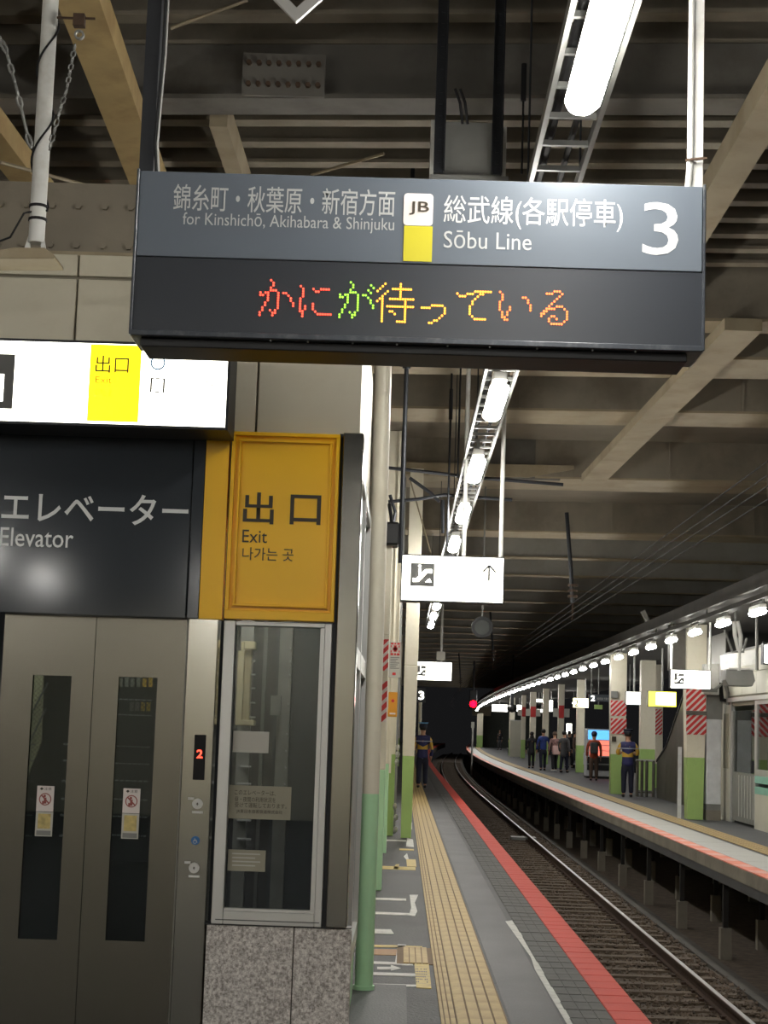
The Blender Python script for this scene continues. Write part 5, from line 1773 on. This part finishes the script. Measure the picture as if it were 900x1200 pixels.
fsign('escalator_sign', (785.5, 785, 833, 807.5), 34.3, 'lit white escalator sign in front of the large striped pillar', icon=(790, 789, 801.5, 801.5), hang=(786.5, 832))
yex = fsign('yellow_exit_sign', (759.5, 810, 793, 828.5), 45, 'yellow edged lit exit sign left of the large pillar', face='face_yellow_far', hang=(776,), txt=None)
p = rect(769, 812, 791.5, 826, 44.99)
MB().box(p[0], p[1], 44.985, 44.995, p[2], p[3]).build('white_panel', 'face_white', yex)
fsign('small_lit_sign', (733.5, 810.5, 751, 826), 46.5, 'small square lit white sign above the standing guard', hang=(743,))
fsign('platform_number_sign', (671.5, 818, 690, 829.5), 72, 'lit sign with a 2 on the first distant pillar', face='face_warm', txt='2', tm='ink_grey', tb_=(673, 820, 678, 828), hang=(686,))
ns, qn = sign_box('platform_name_board', (690, 814, 741, 822.5), 56, .15, 'long grey board with a white 2 left of the striped pillar', face='sign_grey', frame=.01)
for hx in (693, 738):
    p = P(hx, 814, 56.07)
    MB().tube([(p.x, 56.07, qn[3]), (p.x, 56.07, 3.96)], .02, 8).build('hanger', 'grey_metal', ns)
text('lettering', '2', (692.5, 815, 697, 821.5), 55.99, 'face_white', ns, offset=.02)
text('lettering', '総武線 千葉方面', (700, 817.5, 716, 820.5), 55.99, 'sign_text', ns, offset=.01)
for k, (bx, Y_, lb) in enumerate((((576.5, 825.5, 595, 834), 135, 'wide lit sign at the far end of the far platform'), ((605.5, 826, 612.5, 834), 118, 'small lit sign behind the dark hanging speaker'), ((643.5, 820.5, 648, 834), 95, 'upright lit strip sign between distant pillars'),
                                  ((627, 819, 636, 823), 100, 'flat lit lamp box between distant pillars'), ((629, 831, 640, 835), 100, 'low lit sign between distant pillars'))):
    fsign('distant_lit_sign', bx, Y_, lb)
for nm, bx, Y_, m_, lb in (('lit_advert', (664, 848, 670, 860), 90, 'face_white', 'small bright upright advert behind the waiting group'), ('green_plate', (697, 826, 706, 831), 60, 'lime_paint', 'small green plate left of the striped pillar')):
    X0, X1_, Z0, Z1 = rect(*bx, Y_)
    t = thing(nm, ((X0 + X1_) / 2, Y_, 0), lb, 'sign')
    MB().box(X0, X1_, Y_, Y_ + .12, Z0, Z1).build('panel', m_, t)
    if nm == 'lit_advert':
        MB().box(X0, X1_, Y_ + .02, Y_ + .1, 0, Z0).build('stand', 'grey_metal', t)
    else:
        MB().tube([((X0 + X1_) / 2, Y_ + .06, Z1), ((X0 + X1_) / 2, Y_ + .06, 3.96)], .02, 8).build('hanger', 'grey_metal', t)

# stair flank
SX = 6.95
sf = thing('stair_flank', (SX + .6, 42, 0), 'dark grey clad side of the stairway rising towards the camera', 'staircase')


def sy(px, py=880):
    r = ray(px, py)
    return SX / r.x * r.y


pts = [(46.8, 0), (46.8, .95), (37.0, 0)]
segs = [(46.8, .0, .95, 45.2, 1.35), (45.2, 0, 1.35, 43.6, 2.1), (43.6, 0, 2.1, 41.6, 3.05), (41.6, 0, 3.05, 39.8, 3.92), (39.8, 0, 3.92, 37.0, 3.94)]
for k, (ya_, _, za, yb_, zb) in enumerate(segs):
    MB().prism([(SX, ya_ - .01, 0), (SX, ya_ - .01, za), (SX, yb_ + .01, zb), (SX, yb_ + .01, 0)], (.06, 0, 0)).build('side_panel', 'stair_dark' if 'stair_dark' in M else 'steel_dull', sf)
MB().prism([(SX + 1.4, 46.8, 0), (SX + 1.4, 46.8, .95), (SX + 1.4, 39.9, 3.92), (SX + 1.4, 39.9, 0)], (.06, 0, 0)).build('side_panel', 'steel_dull', sf)
MB().bar((SX + .03, 46.8, .98), (SX + .03, 45.2, 1.38), .1, .06).bar((SX + .03, 45.2, 1.38), (SX + .03, 40, 3.85), .1, .06).build('handrail', 'rubber', sf)
for k in range(16):
    y = 46.6 - k * .43
    MB().box(SX + .06, SX + 1.4, y - .43, y, .0 + k * .22, .2 + k * .22).build('step', 'grey_metal', sf)
MB().box(xa0 - .13, xa0 - .06, PA + .1, PA + .17, 0, 1.45).build('white_post', 'vend_body', label='thin white post left of the large striped pillar', cat='post')
# small fence beside the guard
fn = thing('steel_fence', P(752, 925, 47.2), 'low stainless steel railing beside the standing guard', 'railing')
for px in (747, 752.5, 758, 766):
    a = P(px, 895, 47.2)
    MB().tube([(a.x, 47.2, 0), (a.x, 47.2, .98)], .04, 8).build('post', 'steel_dull', fn)
a, b_ = P(745, 893, 47.2), P(768, 893, 47.2)
MB().tube([(a.x, 47.2, .98), (b_.x, 47.2, .98)], .03, 8).build('top_rail', 'alu', fn)
MB().tube([(a.x, 47.2, .12), (b_.x, 47.2, .12)], .02, 8).build('bottom_rail', 'steel_dull', fn)

# vending machine
VY = 65.0
vx0, vx1, _, vz1 = rect(687, 852, 722, 912, VY)
vm = thing('vending_machine', ((vx0 + vx1) / 2, VY, 0), 'lit drinks machine with blue top beside the striped pillar', 'vending machine')
MB().box(vx0, vx1, VY, VY + .7, .08, 1.85).build('cabinet', 'vend_body', vm, bevel=.01)
MB().box(vx0 + .06, vx1 - .04, VY - .01, VY, 1.45, 1.8).build('blue_display', 'vend_blue', vm)
for k in range(3):
    MB().box(vx0 + .12, vx1 - .05, VY - .01, VY, .85 + k * .2, 1.02 + k * .2).build('product_shelf', 'vend_red', vm)
MB().box(vx0 + .04, vx1 - .04, VY - .02, VY, .3, .8).build('pickup_panel', 'black', vm)
MB().box(vx0 + .04, vx1 - .04, VY - .03, VY - .02, .5, .56).build('pickup_flap', 'grey_metal', vm)
MB().box(vx0 + .02, vx1 - .02, VY + .02, VY + .68, 0, .08).build('plinth', 'black', vm)
# white shelter panels and bench
wp = thing('shelter_panel', P(604, 881, 112), 'white wind screen panel behind the seated people', 'screen')
X0, X1_, Z0, Z1 = rect(597.5, 845, 613, 880, 113)
MB().box(X0, X1_, 113, 113.08, 0, Z1).build('panel', 'office_wall', wp)
MB().box(X0 - .05, X1_ + .05, 113 - .03, 113.1, Z1, Z1 + .06).build('cap', 'alu', wp)
bp = G(606, 884)
bn = thing('bench', (bp.x, bp.y, 0), 'pale bench under the seated people', 'bench')
MB().box(bp.x - .75, bp.x + .95, bp.y - .2, bp.y + .25, .38, .44).build('seat', 'office_wall', bn)
for dx in (-.6, .75):
    MB().box(bp.x + dx - .04, bp.x + dx + .04, bp.y - .15, bp.y + .2, 0, .38).build('leg', 'grey_metal', bn)
# end wall of the far platform
ew = thing('wall_back', (12, 175, 0), 'grey green wall closing the far end of the far platform', 'wall', kind='structure')
MB().box(P(559, 850, 172).x, P(598, 850, 172).x + 4, 172, 172.3, 0, 4.4).build('wall_face', 'end_wall', ew)
MB().box(P(559, 850, 171).x - .5, P(575, 850, 171).x, 171, 171.3, 3.1, 4.2).build('fascia', 'girder_light', ew)

# signal
SY_ = 100
c = P(554.5, 825, SY_)
sg = thing('railway_signal', (c.x, SY_, c.z), 'railway signal glowing red above the track', 'signal')
MB().box(c.x - .22, c.x + .22, SY_ + .02, SY_ + .3, c.z - .3, c.z + .8).build('housing', 'black', sg, bevel=.03)
MB().disc((c.x, c.z), .19, SY_ - .02, SY_ + .02, 20).build('red_lamp', 'signal_red', sg)
MB().ring((c.x, c.z), .25, .2, SY_ - .18, SY_ + .02, 20).build('hood', 'black', sg)
MB().disc((c.x, c.z + .5), .12, SY_ - .0, SY_ + .02, 20).build('unlit_lamp', 'dark_metal', sg)
MB().tube([(c.x, SY_ + .1, c.z + .8), (c.x, SY_ + .1, ZB + 1.01)], .05, 8).build('hanger', 'dark_metal', sg)
a = G(553.5, 872)
pm_ = thing('marker_post', P(553.5, 870, 110), 'slim white marker post beyond the signal', 'post')
a = P(553.5, 870, 110)
MB().box(a.x - .1, a.x + .1, 110, 110.1, P(553, 853, 110).z, P(553, 846, 110).z).build('plate', 'paper', pm_)
MB().tube([(a.x, 110, -1.2), (a.x, 110, P(553, 853, 110).z)], .06, 8).build('post', 'white_metal', pm_)
# dark speaker cluster
SC = 92
c = P(600, 830, SC)
ds = thing('hanging_speaker', (c.x, SC, c.z), 'dark hanging speaker cluster in front of the distant lamps', 'loudspeaker')
MB().ball((c.x, SC, c.z), .26, n=10, sc=(1.1, .8, .9)).build('speaker_body', 'black', ds)
MB().box(c.x - .09, c.x + .09, SC - .1, SC + .1, c.z, c.z + .75).build('mast_box', 'dark_metal', ds)
MB().tube([(c.x, SC, c.z + .7), (c.x, SC, ZB + 1.01)], .04, 8).build('mast', 'dark_metal', ds)

# overhead wires
for k, (X_, z_, lb) in enumerate(((3.02, 3.98, 'upper left overhead wire crossing the roof on the right'), (3.10, 3.92, 'upper right overhead wire crossing the roof on the right'), (2.98, 3.74, 'lower left overhead contact wire above the track'), (3.06, 3.68, 'lower right overhead contact wire above the track'))):
    pts = [(X_ + cx(y), y, z_) for y in range(10, 171, 8)]
    MB().tube(pts, .0065, 5).build('overhead_wire', 'rubber', label=lb, cat='wire', group='overhead wires of the track')
for k, Y_ in enumerate((14.3, 31.0, 58.0, 90.0)):
    hg = thing('wire_hanger', (3.04, Y_, 3.68), ['nearest insulator clip on the overhead wires at the right edge', 'insulator bracket on the overhead wires below the beige beam', 'third bracket on the overhead wires', 'farthest bracket on the overhead wires'][k], 'insulator', 'brackets of the overhead wires')
    MB().bar((3.04, Y_, 3.68), (3.04, Y_, 4.0), .025, .02).build('clip', 'rust_metal', hg)
    if k:
        MB().tube([(3.04, Y_, 4.0), (3.0, Y_, 4.6), (2.9, Y_, ZB)], .04, 6).build('arm', 'dark_metal', hg)
        for z in (4.1, 4.2, 4.3):
            MB().tube([(3.04, Y_, z), (3.04, Y_, z + .04)], .09, 10).build('insulator_disc', 'rust_metal', hg)
# grey strut near the far lamps
MB().bar(P(753, 716, 40), P(769, 748, 40), .12, .1).build('roof_strut', 'white_metal', label='pale slanting strut above the far lamp row', cat='strut')


# ================================================================== PEOPLE
def skin_mesh(nodes, edges, sub=1):
    me = bpy.data.meshes.new('tmp')
    me.from_pydata([n[0] for n in nodes], edges, [])
    ob_ = bpy.data.objects.new('tmp', me)
    C.objects.link(ob_)
    md = ob_.modifiers.new('s', 'SKIN')
    md.use_smooth_shade = True
    for i, n in enumerate(nodes):
        sv = me.skin_vertices[0].data[i]
        r_ = n[1]
        sv.radius = (r_, r_) if not isinstance(r_, tuple) else r_
        sv.use_root = (i == 0)
    sb = ob_.modifiers.new('u', 'SUBSURF')
    sb.levels = sub
    sb.render_levels = sub
    bpy.context.view_layer.update()
    dg = bpy.context.evaluated_depsgraph_get()
    out = bpy.data.meshes.new_from_object(ob_.evaluated_get(dg))
    bpy.data.objects.remove(ob_)
    bpy.data.meshes.remove(me)
    return out


def link_mesh(name, me, m, parent, label=None):
    me.materials.clear()
    me.materials.append(M[m])
    for p in me.polygons:
        p.use_smooth = True
    o = bpy.data.objects.new(name, me)
    C.objects.link(o)
    o.parent = parent
    if label:
        o['label'] = label
    return o


def person(pos, H, rz, label, top='black_cloth', pants='black_cloth', shoes='black', hair='hair', hat=None, longhair=False, arms='down', stride=.1,
           coat=0.86, sit=False, bag=None, backpack=None, group=None, lean=0.0):
    """faces +Y when rz = 0 (back to the camera)"""
    t = thing('person', pos, label, 'person', group, rz=rz)
    s = H / 1.72
    if sit:
        hip = .52
    else:
        hip = .9
    dz = hip - .9
    f = stride

    def j(x, y, z):
        return Vector((x * s, (y + lean * max(0, z - hip)) * s, z * s))
    pel = j(0, 0, hip)
    wst = j(0, 0, hip + .17)
    chs = j(0, 0, hip + .38)
    shc = j(0, 0, hip + .50)
    nek = j(0, .01, hip + .58)
    hd0 = j(0, .02, hip + .66)
    hd1 = j(0, .02, hip + .76)
    legs = {}
    for sg_ in (-1, 1):
        if sit:
            legs[sg_] = [j(.09 * sg_, 0, hip), j(.1 * sg_, .42, hip - .02), j(.1 * sg_, .44, .08), j(.1 * sg_, .58, .04)]
        else:
            fy = f * sg_
            legs[sg_] = [j(.09 * sg_, 0, hip - .03), j(.095 * sg_, fy * .6 + (.04 if fy > 0 else .02), .48), j(.1 * sg_, fy - (.03 if f > .15 and sg_ < 0 else 0), .08), j(.11 * sg_, fy + .14, .035)]
    arm = {}
    for sg_ in (-1, 1):
        sh_ = j(.185 * sg_, 0, hip + .49)
        if arms == 'down':
            el = j(.235 * sg_, -.02 - .1 * f * sg_, hip + .21)
            wr = j(.25 * sg_, .06 - .4 * f * sg_, hip - .02)
            hn = j(.245 * sg_, .08 - .45 * f * sg_, hip - .11)
        elif arms == 'front':
            el = j(.27 * sg_, .02, hip + .24)
            wr = j(.14 * sg_, .22, hip + .27)
            hn = j(.06 * sg_, .26, hip + .29)
        else:
            el = j(.22 * sg_, .08, hip + .2)
            wr = j(.13 * sg_, .28, hip + .1)
            hn = j(.07 * sg_, .34, hip + .1)
        arm[sg_] = [sh_, el, wr, hn]
    nodes = [(pel, .12 * s), (wst, .105 * s), (chs, .125 * s), (shc, .1 * s), (nek, .052 * s), (hd0, .082 * s), (hd1, .088 * s), (j(0, .02, hip + .83), .06 * s)]
    edges = [(0, 1), (1, 2), (2, 3), (3, 4), (4, 5), (5, 6), (6, 7)]
    for sg_ in (-1, 1):
        L = legs[sg_]
        b0 = len(nodes)
        nodes += [(L[0], .08 * s), (L[1], .055 * s), (L[2], .038 * s), (L[3], .035 * s)]
        edges += [(0, b0), (b0, b0 + 1), (b0 + 1, b0 + 2), (b0 + 2, b0 + 3)]
        A = arm[sg_]
        b0 = len(nodes)
        nodes += [(A[0], .05 * s), (A[1], .038 * s), (A[2], .027 * s), (A[3], .03 * s)]
        edges += [(3, b0), (b0, b0 + 1), (b0 + 1, b0 + 2), (b0 + 2, b0 + 3)]
        d = (A[3] - A[2]).normalized()
        sd_ = Vector((0, 1, 0)) if arms == 'down' else Vector((0, 0, 1))
        sd_ = (sd_ - d * sd_.dot(d)).normalized()
        bend = d.cross(sd_) * (.25 * sg_)
        for kf, ln in enumerate((.06, .075, .08, .07)):
            base = A[3] + sd_ * (.012 * (kf - 1.5) * 1.6 * s)
            m1 = base + d * (ln * .55 * s)
            m2 = m1 + (d + bend).normalized() * (ln * .6 * s)
            n0 = len(nodes)
            nodes += [(base, .009 * s), (m1, .0085 * s), (m2, .007 * s)]
            edges += [(b0 + 3, n0), (n0, n0 + 1), (n0 + 1, n0 + 2)]
        th = A[2] + d * .03 * s + sd_ * .03 * s
        n0 = len(nodes)
        nodes += [(th, .01 * s), (th + (d + sd_ * .6) * .035 * s, .008 * s)]
        edges += [(b0 + 3, n0), (n0, n0 + 1)]
    body = link_mesh('body', skin_mesh(nodes, edges), 'skin', t)
    # face: nose, ears, mouth line, eyes
    hc = hd1 + Vector((0, 0, -.02 * s))
    fb = MB()
    o0 = origin_of(t)
    fb.ball(o0 + hc + Vector((0, .095 * s, -.015 * s)), .016 * s, n=6, sc=(.8, 1, 1.3))
    for sg_ in (-1, 1):
        fb.ball(o0 + hc + Vector((.088 * sg_ * s, 0, -.01 * s)), .022 * s, n=6, sc=(.4, .8, 1.2))
    fb.build('face_features', 'skin', t, smooth=True)
    eb_ = MB()
    for sg_ in (-1, 1):
        eb_.ball(o0 + hc + Vector((.032 * sg_ * s, .084 * s, .012 * s)), .009 * s, n=6)
    eb_.box(*(lambda c_: (c_.x - .02 * s, c_.x + .02 * s, c_.y, c_.y + .004, c_.z, c_.z + .006 * s))(o0 + hc + Vector((0, .083 * s, -.05 * s))))
    eb_.build('eyes_and_mouth', 'hair', t)
    # trousers
    nd = [(pel + j(0, 0, .04) - j(0, 0, 0), .135 * s), ]
    nd = [(j(0, 0, hip + .12), .115 * s), (j(0, 0, hip + .0), .12 * s)]
    ed = [(0, 1)]
    for sg_ in (-1, 1):
        L = legs[sg_]
        b0 = len(nd)
        nd += [(L[0] + (Vector((.01 * sg_ * s, .12 * s, 0)) if sit else Vector((0.005 * sg_ * s, 0, -.12 * s))), .095 * s), (L[1], .078 * s), (L[2] + Vector((0, 0, .01 * s)), .066 * s)]
        ed += [(1, b0), (b0, b0 + 1), (b0 + 1, b0 + 2)]
    link_mesh('trousers', skin_mesh(nd, ed), pants, t)
    # shoes
    for sg_ in (-1, 1):
        L = legs[sg_]
        a_ = o0 + L[2]
        MB().ball((a_.x, a_.y + .06 * s, o0.z + .05 * s), .05 * s, n=10, sc=(.95, 2.6, .95)).build('shoe', shoes, t, smooth=True)
    # jacket
    lowz = hip - .9 + coat
    nd = [(j(0, 0, hip + .17), .13 * s), (j(0, 0, hip + .36), .145 * s), (j(0, 0, hip + .47), .13 * s), (j(0, .0, hip + .57), .075 * s), (j(0, 0, lowz), .155 * s)]
    ed = [(0, 1), (1, 2), (2, 3), (0, 4)]
    if coat < .7:
        nd.append((j(0, 0, (hip + .17 + lowz) / 2), .15 * s))
        ed[-1] = (0, 5)
        ed.append((5, 4))
    nd = [(p, (r_ * 1.0, r_)) for p, r_ in nd]
    for sg_ in (-1, 1):
        A = arm[sg_]
        b0 = len(nd)
        nd += [(A[0] + Vector((0, 0, -.02 * s)), .09 * s), (A[1], .065 * s), (A[2], .052 * s)]
        ed += [(2, b0), (b0, b0 + 1), (b0 + 1, b0 + 2)]
    jm = skin_mesh(nd, ed)
    for v in jm.vertices:      # chest is wider than deep
        if abs(v.co.x) < .2 * s:
            v.co.x *= 1.22
    link_mesh('jacket', jm, top, t)
    # hair or hat
    hb_ = MB()
    c_ = o0 + hd1
    hb_.ball((c_.x, c_.y - .012 * s, c_.z + .012 * s), .108 * s, n=12, sc=(.95, 1.0, 1.0))
    if longhair:
        hb_.ball((c_.x, c_.y - .05 * s, c_.z - .14 * s), .1 * s, n=10, sc=(1.05, .6, 1.9))
    if hat:
        hb2 = MB()
    hob = hb_.build('hair', hair, t, smooth=True)
    # flatten the face side of the hair so that the face stays open
    for v in hob.data.vertices:
        if v.co.y > hd1.y + .045 * s:
            v.co.y = hd1.y + .045 * s + (v.co.y - hd1.y - .045 * s) * .15
        if v.co.z < hd1.z - .07 * s and not longhair:
            v.co.z = hd1.z - .07 * s
    if hat == 'cap':
        b = MB()
        cz_ = c_.z + .05 * s
        b.tube([(c_.x, c_.y, cz_ - .035 * s), (c_.x, c_.y, cz_ + .03 * s), (c_.x, c_.y, cz_ + .075 * s), (c_.x, c_.y, cz_ + .085 * s)], [.112 * s, .115 * s, .135 * s, .12 * s], 18)
        b.build('cap', 'navy_dark', t, smooth=True)
        MB().tube([(c_.x, c_.y, cz_ - .0 * s), (c_.x, c_.y, cz_ + .02 * s)], .119 * s, 18).build('cap_band', 'grey_cloth', t)
    elif hat == 'bluecap':
        b = MB()
        cz_ = c_.z + .04 * s
        b.tube([(c_.x, c_.y, cz_ - .03 * s), (c_.x, c_.y, cz_ + .07 * s), (c_.x, c_.y, cz_ + .09 * s)], [.113 * s, .113 * s, .08 * s], 18)
        b.build('cap', 'navy_dark', t, smooth=True)
        MB().tube([(c_.x, c_.y, cz_ + .09 * s), (c_.x, c_.y, cz_ + .12 * s)], .135 * s, 18).build('cap_top', 'capblue', t, label='light blue cap top')
    elif hat == 'beanie':
        MB().ball((c_.x, c_.y - .0, c_.z + .04 * s), .112 * s, n=12, sc=(1, 1, .95)).build('beanie', 'navy', t, smooth=True)
    if backpack:
        b0_ = o0 + j(0, -.22, hip + .28)
        MB().box(b0_.x - .15 * s, b0_.x + .15 * s, b0_.y - .08 * s, b0_.y + .1 * s, b0_.z - .2 * s, b0_.z + .22 * s).build('backpack', backpack, t, bevel=.05, smooth=True)
    if bag:
        b0_ = o0 + j(*bag[1])
        MB().box(b0_.x - bag[2] * s, b0_.x + bag[2] * s, b0_.y - .06 * s, b0_.y + .06 * s, b0_.z - bag[3] * s, b0_.z + bag[3] * s).build('bag', bag[0], t, bevel=.03, smooth=True)
    return t


def at(px, py, sit=False):
    p = G(px, py)
    return (p.x, p.y, 0.0)


person(at(494, 923.5), 1.72, .05, 'guard in navy and yellow jacket walking away on the near platform', top='staff_jacket', pants='navy_dark', hat='bluecap', stride=.06, coat=.78, group='station guards')
person(at(735, 934.5), 1.74, -.05, 'guard in navy and yellow jacket standing by the striped pillar', top='staff_jacket', pants='navy_dark', hat='cap', arms='front', stride=.0, coat=.78, group='station guards')
grp = 'passengers waiting on the far platform'
person(at(585.5, 879), 1.7, 2.6, 'lone distant passenger in dark jacket and grey trousers near the platform end', pants='grey_cloth', stride=.08, group=grp)
person(at(622.5, 900.5), 1.62, .2, 'passenger with long black hair and black clothes left of the blue jacket', longhair=True, stride=.04, coat=.6, group=grp)
person(at(636, 903), 1.75, .1, 'passenger in a blue jacket seen from behind', top='blue_cloth', pants='navy_dark', stride=.12, group=grp)
person(at(649.5, 904.5), 1.66, .3, 'passenger in a patterned jacket carrying a pale pink bag', top='pattern_cloth', pants='black_cloth', shoes='white_cloth', hair='brown_cloth', bag=('pink_cloth', (0, -.2, .95), .17, .2), stride=.08, coat=.8, group=grp)
person(at(660.5, 905.5), 1.7, -.6, 'passenger in a long grey coat beside the pink bag', top='grey_cloth', pants='navy_dark', coat=.62, group=grp)
person(at(666.5, 900), 1.72, -1.2, 'passenger in dark clothes partly hidden behind the grey coat', top='black_cloth', pants='black_cloth', group=grp)
person(at(673, 898.5), 1.72, -1.6, 'passenger in a dark jacket and brown trousers nearest the first distant pillar', top='brown_cloth', pants='grey_cloth', group=grp)
person(at(695.5, 915), 1.68, -.1, 'passenger in a rust red jacket with a dark backpack at the drinks machine', top='rust_cloth', pants='brown_cloth', hat='beanie', backpack='grey_cloth', stride=.06, coat=.76, group=grp)
person((bp.x - .5, bp.y, 0), 1.7, math.pi + .9, 'seated passenger in a beige coat on the pale bench', top='beige_cloth', pants='black_cloth', sit=True, arms='lap', group=grp)
person((bp.x + .6, bp.y, 0), 1.66, math.pi - .6, 'seated passenger with black hair and black coat on the pale bench', top='black_cloth', pants='black_cloth', sit=True, arms='lap', longhair=True, lean=.3, group=grp)
# white trolley beside the red jacket
tr = G(688.5, 911)
wt = thing('white_trolley', (tr.x, tr.y, 0), 'white shopping trolley bag left of the red jacket', 'trolley')
MB().box(tr.x - .15, tr.x + .12, tr.y, tr.y + .25, .45, .95).build('bag', 'white_cloth', wt, bevel=.04)
MB().box(tr.x - .12, tr.x - .08, tr.y, tr.y + .2, 0.02, .45).box(tr.x + .06, tr.x + .1, tr.y, tr.y + .2, .02, .45).build('frame', 'alu', wt)
for dx in (-.1, .08):
    MB().tube([(tr.x + dx - .02, tr.y + .1, .06), (tr.x + dx + .02, tr.y + .1, .06)], .06, 12).build('wheel', 'rubber', wt)
